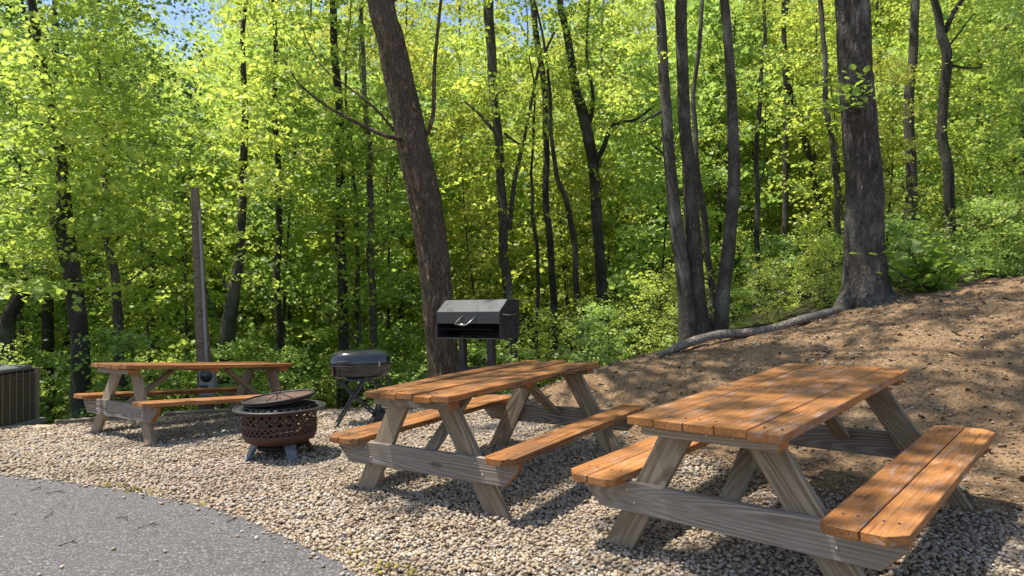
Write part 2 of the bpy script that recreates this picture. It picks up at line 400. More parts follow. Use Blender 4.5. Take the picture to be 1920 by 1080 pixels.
dm = dirt_mask(X, Y) * (Y < 9.5)
Z = Z + .035 * fbm(X, Y, 3, 4, .55) * sstep((X - .9) / 1) * sstep((Y - 3.9) / 1.0) + .006 * fbm(X, Y, 9, 3, 2.2)
Z = Z + .045 * np.clip(fbm(X, Y, 21, 4, 1.3) - .2, 0, 1) * dm * sstep((Y - 4.8) / .8)
Z = np.where((Y < 1.9), Z - .0, Z)
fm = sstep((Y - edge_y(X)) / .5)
nx, ny = len(xs), len(ys); idx = np.arange(nx * ny).reshape(ny, nx)
Fq = np.stack([idx[:-1, :-1], idx[:-1, 1:], idx[1:, 1:], idx[1:, :-1]], -1).reshape(-1, 4)
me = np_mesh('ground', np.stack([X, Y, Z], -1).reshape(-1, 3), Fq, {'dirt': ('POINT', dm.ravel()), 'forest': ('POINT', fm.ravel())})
go = link('ground', me, M['ground'], smooth=True); tag(go, 'gravel picnic ground rising into a bare brown dirt bank with forest floor behind', kind='structure')

# asphalt driveway: a sheet just above the gravel bed
ab = [(-3.77, 4.86), (-3.4, 4.74), (-2.97, 4.57), (-2.66, 4.43), (-2.36, 4.27), (-2.1, 4.14), (-1.83, 3.99), (-1.55, 3.79), (-1.28, 3.54), (-1.02, 3.3), (-.78, 3.06), (-.5, 2.7), (-.25, 2.3), (-.05, 1.8), (.05, 1.2), (.1, .4), (.1, -4)]
bm = bmesh.new()
edge = smooth_path([(x, y, 0) for x, y in [(-12, 5.6), (-8, 5.5), (-5.5, 5.25)] + ab], 90)
top = [bm.verts.new((p.x + .008 * math.sin(i * 2.3), p.y + .008 * math.sin(i * 3.1), .034)) for i, p in enumerate(edge)]
inn = [bm.verts.new((-12 + (p.x + 12) * .0, -4, .034)) for p in edge[:1]]
low = [bm.verts.new((v.co.x + .02, v.co.y + .02, -.02)) for v in top]
bm.faces.new([inn[0]] + top[::-1])
for i in range(len(top) - 1): bm.faces.new((top[i], top[i + 1], low[i + 1], low[i]))
bmesh.ops.triangulate(bm, faces=[f for f in bm.faces if len(f.verts) > 4])
tag(bm_obj('driveway', bm, M['asphalt']), 'grey asphalt driveway with a curved edge against the gravel', kind='structure')
AX = np.array([[p.x, p.y] for p in edge])
def on_asphalt(x, y):
    x = np.asarray(x, float); y = np.asarray(y, float)
    ye = np.interp(x, AX[:, 0], AX[:, 1]); return (y < ye) & (x < .08)

# ------------------------------------------------------------------ gravel and litter (stuff, instanced)
def pebble_mesh(name, seed, flat=.62, sub=1, jit=.16, mat='pebble', size=(1, 1, 1)):
    r = random.Random(seed); bm = bmesh.new(); bmesh.ops.create_icosphere(bm, subdivisions=sub, radius=1)
    sx, sy = r.uniform(.8, 1.1), r.uniform(.6, .9)
    for v in bm.verts:
        k = 1 + r.uniform(-jit, jit); v.co = Vector((v.co.x * sx * k * size[0], v.co.y * sy * k * size[1], v.co.z * flat * k * size[2]))
    me = bpy.data.meshes.new(name); bm.to_mesh(me); bm.free(); me.materials.append(M[mat])
    me.polygons.foreach_set('use_smooth', [mat == 'pebble'] * len(me.polygons)); return me
def scatter(name, P, scale, protos, tilt, label):
    """points + a geometry-nodes modifier that instances the proto meshes on them"""
    me = bpy.data.meshes.new(name); n = len(P); me.vertices.add(n); me.vertices.foreach_set('co', np.asarray(P, np.float32).ravel())
    rot = np.stack([RNG.normal(0, tilt, n), RNG.normal(0, tilt, n), RNG.uniform(0, 6.28, n)], -1)
    a = me.attributes.new('rot', 'FLOAT_VECTOR', 'POINT'); a.data.foreach_set('vector', rot.astype(np.float32).ravel())
    a = me.attributes.new('scl', 'FLOAT', 'POINT'); a.data.foreach_set('value', scale.astype(np.float32))
    o = bpy.data.objects.new(name, me); C.objects.link(o)
    g = bpy.data.node_groups.new(name, 'GeometryNodeTree')
    g.interface.new_socket('Geometry', in_out='INPUT', socket_type='NodeSocketGeometry')
    g.interface.new_socket('Geometry', in_out='OUTPUT', socket_type='NodeSocketGeometry')
    I, O = g.nodes.new('NodeGroupInput'), g.nodes.new('NodeGroupOutput')
    cv = g.nodes.new('GeometryNodeMeshToPoints'); g.links.new(I.outputs[0], cv.inputs[0])
    jn = g.nodes.new('GeometryNodeGeometryToInstance')
    for i, pm in enumerate(protos):
        # prototypes live as tiny meshes inside the tree via Object Info of unlinked data objects
        po = bpy.data.objects.new(name + '_shape', pm)
        oi = g.nodes.new('GeometryNodeObjectInfo'); oi.inputs[0].default_value = po; oi.inputs['As Instance'].default_value = True
        PRO.append(po)
        g.links.new(oi.outputs['Geometry'], jn.inputs[0])
    ip = g.nodes.new('GeometryNodeInstanceOnPoints'); ip.inputs['Pick Instance'].default_value = True
    g.links.new(cv.outputs[0], ip.inputs['Points'])
    g.nodes.remove(jn); jg = g.nodes.new('GeometryNodeJoinGeometry')
    for nd in list(g.nodes):
        if nd.bl_idname == 'GeometryNodeObjectInfo': g.links.new(nd.outputs['Geometry'], jg.inputs[0])
    g.links.new(jg.outputs[0], ip.inputs['Instance'])
    def attr(nm, ty):
        x = g.nodes.new('GeometryNodeInputNamedAttribute'); x.data_type = ty; x.inputs[0].default_value = nm; return x.outputs[0]
    er = g.nodes.new('FunctionNodeEulerToRotation'); g.links.new(attr('rot', 'FLOAT_VECTOR'), er.inputs[0]); g.links.new(er.outputs[0], ip.inputs['Rotation'])
    g.links.new(attr('scl', 'FLOAT'), ip.inputs['Scale'])
    g.links.new(ip.outputs[0], O.inputs[0])
    md = o.modifiers.new('scatter', 'NODES'); md.node_group = g
    return tag(o, label, kind='stuff')
PRO = []
def inframe(x, y, z, m=.06):
    d = np.maximum(y, .1); u = x / d * F / 960; v = ((z - CAMH) / d - PITCH) * F / 540
    return (np.abs(u) < 1 + m + .15) & (v > -1.12)
def pts_region(dens, x0, x1, y0, y1):
    n = int(dens * (x1 - x0) * (y1 - y0)); return RNG.uniform(x0, x1, n), RNG.uniform(y0, y1, n)
PX, PY, PS = [], [], []
for (y0, y1, dens, s) in ((2.2, 3.6, 4300, .0110), (3.6, 5, 3700, .0118), (5, 6.6, 2900, .0135), (6.6, 8.9, 2000, .0165)):
    x, y = pts_region(dens, -y1 * .86, 5, y0, y1)
    dmk = dirt_mask(x, y)
    da = np.interp(x, AX[:, 0], AX[:, 1]) - y
    k = ((~on_asphalt(x, y)) | ((RNG.uniform(0, 1, len(x)) < .35 * np.exp(-da / .035)) | (RNG.uniform(0, 1, len(x)) < .0022)) & (x < .05)) & (y < edge_y(x) + .15) & inframe(x, y, H(x, y)) & (RNG.uniform(0, 1, len(x)) > np.clip(dmk * 1.03, 0, .975))
    x, y = x[k], y[k]; PX.append(x); PY.append(y); PS.append(s * RNG.uniform(.5, 1.45, len(x)) ** 1.0)
x = np.concatenate(PX); y = np.concatenate(PY); s = np.concatenate(PS)
big = RNG.uniform(0, 1, len(s)) > .985; s[big] *= 1.5
z = H(x, y) + .006 * fbm(x, y, 9, 3, 2.2) + RNG.uniform(-.004, .016, len(x))
z += .012 * fbm(x, y, 33, 2, .35)
z = np.where(on_asphalt(x, y), .036 + s * .3, z)
scatter('gravel', np.stack([x, y, z], -1), s, [pebble_mesh('pebble', i) for i in range(5)], .35, 'tan and grey rounded pebbles covering the picnic ground')
# stray pebbles, bark and leaf bits on the dirt bank
x, y = pts_region(1300, .0, 9, 2.6, 8.8); k = inframe(x, y, H(x, y)) & (RNG.uniform(0, 1, len(x)) < dirt_mask(x, y) + .03); x, y = x[k], y[k]
z = H(x, y) + .035 * fbm(x, y, 3, 4, .55) * sstep((x - .9) / 1) * sstep((y - 3.9) / 1.0) + .006 * fbm(x, y, 9, 3, 2.2)
z += .045 * np.clip(fbm(x, y, 21, 4, 1.3) - .2, 0, 1) * dirt_mask(x, y) * sstep((y - 4.8) / .8)
x2 = x
chips = [pebble_mesh('chip', 20 + i, .3, 1, .3, 'chip', ((1.6, .7, 1), (1, 1, .6), (2.6, .35, 1), (.8, .8, 1.6))[i % 4]) for i in range(5)]
scatter('litter', np.stack([x, y, z + .003], -1), RNG.uniform(.003, .011, len(x)), chips, .3, 'wood chips, leaf bits and small stones strewn over the dirt bank')
x, y = pts_region(9, .6, 9, 3.4, 8.6); k = inframe(x, y, H(x, y)) & (dirt_mask(x, y) > .5); x, y = x[k], y[k]
scatter('twigs', np.stack([x, y, H(x, y) + .035 * fbm(x, y, 3, 4, .55) * sstep((x - .9) / 1) * sstep((y - 3.9) / 1.0) + .02], -1), RNG.uniform(.02, .075, len(x)), [pebble_mesh('twig_bit', 70 + i, .045, 1, .25, 'dead_leaf', (1.7, .07, 1)) for i in range(3)], .12, 'small broken twigs scattered over the dirt bank')
def dead_leaf(i):
    r = random.Random(i); bm = bmesh.new()
    q = [(-1, 0, 0), (-.3, -.5, .25), (.4, -.4, .1), (1, 0, .35), (.4, .45, .3), (-.3, .55, .05)]
    bm.faces.new([bm.verts.new((a + r.uniform(-.15, .15), b + r.uniform(-.1, .1), c * r.uniform(.3, 1.3))) for a, b, c in q]); bmesh.ops.triangulate(bm, faces=bm.faces[:])
    me_ = bpy.data.meshes.new('dead_leaf'); bm.to_mesh(me_); bm.free(); me_.materials.append(M['dead_leaf']); return me_
x, y = pts_region(48, -5, 9, 2.4, 9.0); k = inframe(x, y, H(x, y)) & (~on_asphalt(x, y)) & (RNG.uniform(0, 1, len(x)) < dirt_mask(x, y) * .9 + .05 + .6 * np.clip((y - edge_y(x) + .5) / .5, 0, 1)); x, y = x[k], y[k]
z = H(x, y) + .035 * fbm(x, y, 3, 4, .55) * sstep((x - .9) / 1) * sstep((y - 3.9) / 1.0) + .045 * np.clip(fbm(x, y, 21, 4, 1.3) - .2, 0, 1) * dirt_mask(x, y) * sstep((y - 4.8) / .8)
scatter('dead_leaves', np.stack([x, y, z + np.where(dirt_mask(x, y) > .5, .008, .02)], -1), RNG.uniform(.014, .036, len(x)), [dead_leaf(i) for i in range(4)], .3, 'dry brown leaves lying over the dirt bank and the gravel edge')
# yellow moss tufts at the driveway edge
mx, my = [], []
for cx, cy_, n in ((-2.75, 4.52, 22), (-2.5, 4.42, 14), (-2.35, 4.36, 6), (-.62, 3.08, 24), (-.5, 2.95, 18), (-.85, 3.3, 10), (-1.9, 4.1, 8)):
    mx += list(RNG.normal(cx, .07, n)); my += list(RNG.normal(cy_, .035, n))
mx, my = np.array(mx), np.array(my)
scatter('moss', np.stack([mx, my, np.full(len(mx), .036)], -1), RNG.uniform(.006, .016, len(mx)), [pebble_mesh('tuft', 50 + i, .5, 1, .3, 'moss') for i in range(3)], .4, 'yellowish moss tufts along the driveway edge')

# ------------------------------------------------------------------ picnic tables
S = dict(H=.7063, hs=.3872, vi=.4721, vo=.7664, ahl=.7473, ab=.2022)
def table_matrix(x, y, yaw, z0, tu, tv):
    cu = Vector((math.sin(yaw), math.cos(yaw), 0)); cv = Vector((math.cos(yaw), -math.sin(yaw), 0)); k = Vector((0, 0, 1))
    # local x = along the table (away), local y = left (so the frame stays right handed), z up
    X_ = cu + k * tu; V_ = cv + k * tv; Z_ = k - tu * cu - tv * cv
    m = Matrix((X_.normalized(), -V_.normalized(), Z_.normalized())).transposed().to_4x4(); m.translation = (x, y, z0); return m
def picnic_table(par, L, W, au, ft, mats, label, wear=0, narrow_right=False, warp=.002, topgap=.004, tone=None):
    t = empty('picnic_table', (0, 0, 0), label, 'picnic table', 'weathered orange picnic tables'); t.matrix_world = table_matrix(*par)
    Ht, hs, vi, vo = S['H'], S['hs'], S['vi'], S['vo']
    P = lambda u, v, z: Vector((u, -v, z))
    pw = (W - 4 * topgap) / 5
    for i in range(5):
        v = -W / 2 + pw / 2 + i * (pw + topgap); e0, e1 = random.uniform(-.004, .004), random.uniform(-.012, .008) - wear * .0
        z = Ht - .019 + random.uniform(-.0015, .0015) * (1 + wear * 2)
        plank('top_plank', t, P(e0, v, z), P(L + e1, v, z), (0, -1, 0), pw, .038, mats, 10, warp)
    bw = (vo - vi - .006) / 2
    for sgn in (-1, 1):
        wides = [bw, bw]
        if narrow_right and sgn == 1: wides = [.19]
        for j, b_ in enumerate(wides):
            vc = sgn * (vi + bw / 2 + j * (bw + .006)) if len(wides) == 2 else sgn * (vo - b_ / 2)
            ci, co = .035, .06
            def poly(LL, b_=b_, j=j, sgn=sgn, n=len(wides)):
                # which side of this board is outer?  local y of the board = -v
                hw = b_ / 2; h = LL / 2
                outer = co if (j == 1 or n == 1) else 0; inner = ci if (j == 0 or n == 1) else 0
                lo_, hi_ = (outer, inner) if sgn == 1 else (inner, outer)   # y=-hw side, y=+hw side
                pts = []
                pts += [(-h + lo_, -hw), (h - lo_, -hw)] if lo_ else [(-h, -hw), (h, -hw)]
                if lo_: pts.append((h, -hw + lo_))
                if hi_: pts += [(h, hw - hi_), (h - hi_, hw), (-h + hi_, hw), (-h, hw - hi_)]
                else: pts += [(h, hw), (-h, hw)]
                if lo_: pts.append((-h, -hw + lo_))
                return pts
            plank('seat_plank', t, P(random.uniform(-.004, .004), vc, hs - .019), P(L - random.uniform(0, .01), vc, hs - .019), (0, 1, 0), b_, .038, mats, poly=poly)
    zb = Ht - .038; ct = .048
    for ue, sg in ((0, 1), (L, -1)):
        ua = ue + sg * au
        # cross beam carrying the seats, its lower corners cut off
        hl = S['ahl']; z1 = hs - .039; z0 = S['ab'] - .002; hh = (z1 - z0) / 2
        poly = lambda LL, hh=hh: [(-LL / 2 + .10, -hh), (LL / 2 - .10, -hh), (LL / 2, hh * .35), (LL / 2, hh), (-LL / 2, hh), (-LL / 2, hh * .35)]
        plank('cross_beam', t, P(ua + sg * .019, hl, (z0 + z1) / 2), P(ua + sg * .019, -hl, (z0 + z1) / 2), (0, 0, 1), 2 * hh, .038, [M['wood_grey'], M['orange_edge']], poly=poly, endmat=True)
        # cleat below the top
        plank('cleat', t, P(ue + sg * .085, W / 2 - .03, zb - ct / 2), P(ue + sg * .085, -W / 2 + .05, zb - ct / 2), (1, 0, 0), .10, ct - .002, [M['wood_leg'], M['orange_edge']], endmat=True)
        for s2 in (-1, 1):
            ul = ua + sg * (.038 + .0205)
            top = Vector((ul, -s2 * .20, zb - ct - .001)); bot = Vector((ul, -s2 * (ft - .07), 0)); d = (bot - top).normalized(); bot = bot + d * .09
            # a leg: board with ends cut level
            hw = .083; bm = bmesh.new()
            for k in range(2):
                pass
            a0 = [top + Vector((0, -hw, 0)), top + Vector((0, hw, 0)), bot + Vector((0, hw, 0)), bot + Vector((0, -hw, 0))]
            fr = frame(bot, top, Vector((0, 1, 0))); inv = fr.inverted()
            v0 = [bm.verts.new(inv @ (p - Vector((.019, 0, 0)))) for p in a0]; v1 = [bm.verts.new(inv @ (p + Vector((.019, 0, 0)))) for p in a0]
            bm.faces.new(v0); bm.faces.new(v1[::-1])
            for i in range(4): bm.faces.new((v0[i], v0[(i + 1) % 4], v1[(i + 1) % 4], v1[i]))
            bmesh.ops.recalc_face_normals(bm, faces=bm.faces); bmesh.ops.bevel(bm, geom=bm.edges[:], offset=.003, segments=1, affect='EDGES')
            bm_obj('leg', bm, M['wood_leg'], t, fr)
        plank('brace', t, P(ua + sg * .045, .02, z1 - .05), P(ue + sg * (au + .50), .02, zb - .03), (0, 1, 0), .085, .036, M['wood_leg'])
        bb = [(-.17, .30), (-.12, .26), (.17, .30), (.22, .25)]
        for v, z in ((-.50, .31), (-.46, .25), (.47, .31), (.52, .25)):
            if sg < 0: continue
            bm = bmesh.new(); bmesh.ops.create_uvsphere(bm, u_segments=8, v_segments=5, radius=.0085)
            bm_obj('bolt', bm, M['steel'], t, Matrix.Translation(P(ua - .001, v * .95, z)) @ Matrix.Diagonal((.5, 1, 1, 1)), True)
    plank('cleat', t, P(L * .5, W / 2 - .05, zb - .02), P(L * .5, -W / 2 + .05, zb - .02), (1, 0, 0), .09, .038, [M['wood_leg'], M['orange_edge']], endmat=True)
    for v in (-.24, -.17, .02, .14, .27)[:5]:
        bm = bmesh.new(); bmesh.ops.create_uvsphere(bm, u_segments=8, v_segments=5, radius=.006)
        bm_obj('nail', bm, M['steel'], t, Matrix.Translation(P(.0335, v, zb - .012)) @ Matrix.Diagonal((.5, 1, 1, 1)), True)
    for i in range(5):
        v = -W / 2 + pw / 2 + i * (pw + topgap)
        for uu in (.085, L * .5, L - .085):
            for dv in (-.04, .04):
                o = bpy.data.objects.new('nail', NAIL); C.objects.link(o); o.parent = t; o.location = P(uu + random.uniform(-.008, .008), v + dv + random.uniform(-.006, .006), Ht + .0012)
    for sgn in (-1, 1):
        for uu in (au + .02, L - au - .02):
            for dv in (.05, .10, .19, .24):
                o = bpy.data.objects.new('nail', NAIL); C.objects.link(o); o.parent = t; o.location = P(uu + random.uniform(-.006, .006), sgn * (vi + dv), hs + .0012)
    return t
bm = bmesh.new(); bmesh.ops.create_cone(bm, cap_ends=True, segments=8, radius1=.0062, radius2=.0052, depth=.003); NAIL = bpy.data.meshes.new('nail'); bm.to_mesh(NAIL); bm.free(); NAIL.materials.append(M['rust_dark'])
tA = picnic_table((.815, 2.844, .772, .003, .056, .010), 1.89, .72, .129, .645, M['orangeA'], 'nearest picnic table at right, orange top with grey scuffs, below the dirt bank')
tB = picnic_table((-.644, 4.024, .611, -.011, .031, .013), 1.86, .705, .109, .627, M['orangeB'], 'middle picnic table with rough cracked orange top, right of the fire pit', 1, True, .006, .007)
tC = picnic_table((-3.873, 6.236, .618, .008, -.070, .009), 1.80, .72, .109, .627, M['orangeB'], 'far left picnic table seen almost edge on, behind the rusty fire pit', .5, False, .004)

# ------------------------------------------------------------------ fire pit
fp = empty('fire_pit', (-1.95, 5.52, 0), 'round rusty fire pit with cut out lattice sides standing on the gravel', 'fire pit')
R0 = .295
bm = bmesh.new(); lathe_bm(bm, [(.0, .10), (.13, .104), (.22, .118), (.275, .145), (R0, .185), (R0, .205), (R0 - .008, .205), (.265, .15), (.0, .115)], 48); bm_obj('bowl', bm, M['rust'], fp, smooth=True)
bm = bmesh.new()
def strip(bm, th0, th1, z0, z1, w_, r, n=6, t=.004):
    prev = None
    dth, dz = (th1 - th0), (z1 - z0); ln = math.hypot(dth * r, dz); nx_, nz_ = -dz / ln, dth * r / ln
    for i in range(n + 1):
        th = th0 + dth * i / n; zz = z0 + dz * i / n; q = []
        for rr in (r, r - t):
            for sg in (-1, 1):
                a = th + sg * nx_ * w_ / 2 / r; q.append(bm.verts.new((rr * math.cos(a), rr * math.sin(a), zz + sg * nz_ * w_ / 2)))
        if prev:
            for a, b in ((0, 1), (1, 3), (3, 2), (2, 0)): bm.faces.new((prev[a], prev[b], q[b], q[a]))
        prev = q
for k in range(26):
    th = 2 * math.pi * k / 26
    strip(bm, th, th + .42, .275, .375, .013, R0, 4); strip(bm, th + .42, th, .275, .375, .013, R0 - .002, 4)
for k in range(40):
    th = 2 * math.pi * k / 40
    strip(bm, th, th + .20, .205, .268, .0125, R0, 2); strip(bm, th + .20, th, .205, .268, .0125, R0 - .002, 2)
bm_obj('lattice_panel', bm, M['rust'], fp)
for z0, z1, mm in ((.262, .280, 'rust'), (.368, .40, 'rust')):
    bm = bmesh.new(); lathe_bm(bm, [(R0 + .001, z0), (R0 + .001, z1), (R0 - .007, z1), (R0 - .007, z0), (R0 + .001, z0)], 48); bm_obj('hoop', bm, M[mm], fp, smooth=False)
bm = bmesh.new(); prof = [(R0 - .004 + .07 + .012 * math.cos(a), .402 + .010 * math.sin(a)) for a in np.linspace(0, 2 * math.pi, 9)]; lathe_bm(bm, prof, 56)
lathe_bm(bm, [(R0 - .01, .396), (R0 + .065, .398), (R0 + .065, .404), (R0 - .01, .402), (R0 - .01, .396)], 56)
bm_obj('rim', bm, M['dark_iron'], fp, smooth=True)
# cooking grate
bm = bmesh.new()
for k in range(-12, 13):
    y_ = k * .023; hw = math.sqrt(max(.0, .28 ** 2 - y_ * y_)); 
    if hw > .03: tube_bm(bm, [(-hw, y_, .418), (hw, y_, .418)], .0028, 5)
for k in range(-4, 5):
    y_ = k * .065; hw = math.sqrt(max(.0, .28 ** 2 - y_ * y_)); tube_bm(bm, [(y_, -hw, .424), (y_, hw, .424)], .0028, 5)
tube_bm(bm, [(.282 * math.cos(a), .282 * math.sin(a), .42) for a in np.linspace(0, 2 * math.pi, 40)], .005, 6)
bm_obj('grate', bm, M['dark_iron'], fp)
# lid: shallow upturned dish leaning on the grate, wire handle in its middle
lid = empty('spark_screen', (-1.95, 5.50, .440), 'dark rusty dish screen lying tilted on top of the round fire pit', 'fire screen', rot=(math.radians(2), math.radians(-5.2), 0))
bm = bmesh.new(); lathe_bm(bm, [(.012, .0), (.10, .003), (.2, .012), (.255, .03), (.283, .05), (.283, .044), (.255, .024), (.2, .006), (.10, -.003), (.012, -.006)], 48); bm_obj('dish', bm, M['rust_dark'], lid, smooth=True)
tube('edge_ring', [(.284 * math.cos(a), .284 * math.sin(a), .05) for a in np.linspace(0, 2 * math.pi, 49)], .008, M['dark_iron'], lid, 6)
tube('edge_ring', [(.27 * math.cos(a), .27 * math.sin(a), .026) for a in np.linspace(0, 2 * math.pi, 49)], .0055, M['dark_iron'], lid, 6)
for k in range(4):
    a = k * math.pi / 2 + .5; tube('handle_wire', [(.13 * math.cos(a), .13 * math.sin(a), .008), (.04 * math.cos(a), .04 * math.sin(a), .062), (.01 * math.cos(a), .01 * math.sin(a), .075)], .0045, M['rust'], lid, 6)
tube('handle_wire', [(.022 * math.cos(a), 0, .095 + .022 * math.sin(a)) for a in np.linspace(0, 2 * math.pi, 17)], .004, M['rust'], lid, 6)
for a, m in ((math.radians(220), 'bluegrey'), (math.radians(310), 'bluegrey'), (math.radians(40), 'rust_dark'), (math.radians(130), 'rust_dark')):
    d = Vector((math.cos(a), math.sin(a), 0)); s_ = Vector((-d.y, d.x, 0)); bm = bmesh.new()
    pr = [(.165, .145, .045), (.215, .13, .05), (.262, .04, .036), (.300, .002, .042), (.300, -.03, .042)]
    rows = [[bm.verts.new(d * (r + o2) + s_ * (w_ * sg) + Vector((0, 0, z_ ))) for o2, sg in ((0, -1), (0, 1), (-.028, 1), (-.028, -1))] for r, z_, w_ in pr]
    for i in range(len(rows) - 1):
        for j in range(4): bm.faces.new((rows[i][j], rows[i][(j + 1) % 4], rows[i + 1][(j + 1) % 4], rows[i + 1][j]))
    bm.faces.new(rows[0]); bm.faces.new(rows[-1][::-1]); bm_obj('leg', bm, M[m], fp)
bm = bmesh.new(); lathe_bm(bm, [(.0, .055), (.16, .06), (.2, .085), (.2, .10), (.0, .10)], 32); bm_obj('ash_pan', bm, M['inside'], fp, smooth=True)

# ------------------------------------------------------------------ portable charcoal grill
gy = 6.95; gx = at(676, 690, gy).x
gr = empty('charcoal_grill', (gx, gy, Hf(gx, gy)), 'small black portable charcoal grill on folding crossed legs, left of the leaning tree', 'charcoal grill', rot=(0, 0, math.radians(14)))
zt = at(676, 683, gy).z - Hf(gx, gy)
def rr_shell(bm, lv, hx, hy, seg=40, e=.32):
    rings = []
    for sc_, z_ in lv:
        ring = []
        for k in range(seg):
            a = 2 * math.pi * k / seg; c_, s_ = math.cos(a), math.sin(a)
            ring.append(bm.verts.new((hx * sc_[0] * math.copysign(abs(c_) ** e, c_), hy * sc_[1] * math.copysign(abs(s_) ** e, s_), z_)))
        rings.append(ring)
    for i in range(len(rings) - 1):
        for k in range(seg): bm.faces.new((rings[i][k], rings[i][(k + 1) % seg], rings[i + 1][(k + 1) % seg], rings[i + 1][k]))
    bm.faces.new(rings[0][::-1]); bm.faces.new(rings[-1])
bx_, by_ = .32, .215
bm = bmesh.new(); rr_shell(bm, [((.97, .97), zt + .004), ((1, 1), zt + .010), ((1, 1), zt + .03), ((.985, .97), zt + .065), ((.94, .91), zt + .10), ((.85, .79), zt + .130), ((.70, .6), zt + .148), ((.4, .3), zt + .157)], bx_, by_, e=.8)
bm_obj('lid', bm, M['black_shine'], gr, smooth=True)
bm = bmesh.new(); rr_shell(bm, [((.62, .55), zt - .135), ((.80, .78), zt - .13), ((.9, .88), zt - .11), ((.96, .95), zt - .06), ((.985, .98), zt - .01), ((1.0, 1.0), zt - .004)], bx_, by_, e=.8)
bm_obj('fire_bowl', bm, M['black_shine'], gr, smooth=True)
bm = bmesh.new(); rr_shell(bm, [((1.015, 1.02), zt - .006), ((1.025, 1.035), zt), ((1.015, 1.02), zt + .006)], bx_, by_, e=.8); bm_obj('seam_flange', bm, M['black_metal'], gr, smooth=False)
tube('lid_handle', [(-.23, -.185, zt + .045), (-.23, -.235, zt + .048), (-.11, -.235, zt + .048), (-.11, -.19, zt + .045)], .008, M['rubber'], gr, 8)
bm = bmesh.new(); bmesh.ops.create_cube(bm, size=1); bm_obj('latch', bm, M['steel'], gr, Matrix.Translation((.185, -.207, zt + .012)) @ Matrix.Diagonal((.014, .01, .05, 1)))
bm = bmesh.new(); bmesh.ops.create_cube(bm, size=1); bmesh.ops.bevel(bm, geom=bm.edges[:], offset=.06, segments=2, affect='EDGES'); bm_obj('vent_plate', bm, M['rust_dark'], gr, Matrix.Translation((.02, -.196, zt - .045)) @ Matrix.Diagonal((.09, .012, .05, 1)))
zk = zt - .14
for sy in (-1, 1):
    y_ = sy * .17
    tube('leg', [(-.27, y_, -.02), (-.07, y_, zk * .62), (.03, y_, zk - .03), (.0, y_ * .95, zk), (-.15, y_ * .95, zk)], .0125, M['black_metal'], gr, 8, n=30)
    tube('leg', [(.20, y_ * .9, .05), (.0, y_ * .9, zk * .5), (-.22, y_ * .9, zk - .015), (-.24, y_ * .9, zk)], .0115, M['black_metal'], gr, 8, n=24)
    tube('leg_stay', [(.05, y_, zk), (.22, y_, zk * .78), (.26, y_, zk * .72), (.29, y_, zk * .80), (.305, y_, zk)], .010, M['black_metal'], gr, 8, n=24)
    tube('leg', [(.24, y_, zk * .7), (.13, y_, .05), (.10, y_, -.02)], .0125, M['black_metal'], gr, 8)
tube('axle', [(.20, -.2, .06), (.20, .2, .06)], .008, M['black_metal'], gr, 8)
for sy in (-1, 1):
    bm = bmesh.new(); bmesh.ops.create_cone(bm, cap_ends=True, segments=28, radius1=.075, radius2=.075, depth=.035); bmesh.ops.bevel(bm, geom=[e for e in bm.edges if e.calc_face_angle(0) > 1], offset=.008, segments=2, affect='EDGES')
    bm_obj('wheel', bm, M['rubber'], gr, Matrix.Translation((.20, sy * .205, .068)) @ Matrix.Rotation(math.pi / 2, 4, 'X'))
tube('shelf_wire', [(-.18, -.19, zk - .004), (.30, -.19, zk - .004)], .008, M['black_metal'], gr, 6)

# ------------------------------------------------------------------ pedestal grill
pz = Hf(-.5, 7.6)
pg = empty('park_grill', (at(876, 600, 7.5).x, 7.5, pz), 'large black steel park grill with sloping hood on two posts before the leaning tree', 'park grill', rot=(0, 0, math.radians(-32)))
hw = .435; dp = .42; zb_ = at(876, 634, 7.5).z - pz; zt_ = zb_ + .435; zf = zb_ + .30
def prism(name, parent, prof, x0, x1, mat, bev=.003):
    bm = bmesh.new(); a = [bm.verts.new((x0, y_, z_)) for y_, z_ in prof]; b = [bm.verts.new((x1, y_, z_)) for y_, z_ in prof]
    bm.faces.new(a); bm.faces.new(b[::-1])
    for i in range(len(prof)): bm.faces.new((a[i], a[(i + 1) % len(prof)], b[(i + 1) % len(prof)], b[i]))
    bmesh.ops.recalc_face_normals(bm, faces=bm.faces)
    if bev: bmesh.ops.bevel(bm, geom=bm.edges[:], offset=bev, segments=1, affect='EDGES')
    return bm_obj(name, bm, mat, parent)
side = [(0, zb_), (0, zf), (.17, zt_), (dp, zt_), (dp, zb_)]
prism('side_plate', pg, side, hw, hw + .007, M['black_metal'], .0015); prism('side_plate', pg, side, -hw - .007, -hw, M['black_metal'], .0015)
prism('hood', pg, [(.001, zf), (.17, zt_ + .001), (dp, zt_ + .001), (dp, zt_ - .006), (.172, zt_ - .006), (.006, zf - .003)], -hw, hw, M['hood'], .001)
prism('front_flap', pg, [(-.002, zf - .002), (-.002, zf - .135), (.005, zf - .135), (.005, zf - .002)], -hw - .004, hw + .004, M['black_metal'], .001)
prism('floor_pan', pg, [(-.012, zb_), (dp - .002, zb_), (dp - .002, zb_ - .008), (-.012, zb_ - .008)], -hw, hw, M['black_metal'], .001)
prism('back_plate', pg, [(dp - .008, zb_ + .001), (dp - .001, zb_ + .001), (dp - .001, zt_ - .007), (dp - .008, zt_ - .007)], -hw, hw, M['inside'], .001)
bm = bmesh.new()
for k in range(24): tube_bm(bm, [(-hw + .02 + k * .0315, .02, zb_ + .10), (-hw + .02 + k * .0315, dp - .02, zb_ + .10)], .005, 6)
bm_obj('cooking_grate', bm, M['dark_iron'], pg)
tube('hood_handle', [(-.07, -.005, zf - .055), (-.13, -.07, zf - .14), (-.13 + .02, -.075, zf - .147), (.03, -.075, zf - .147), (.05, -.07, zf - .14), (.12, -.005, zf - .055)], .0055, M['steel'], pg, 8)
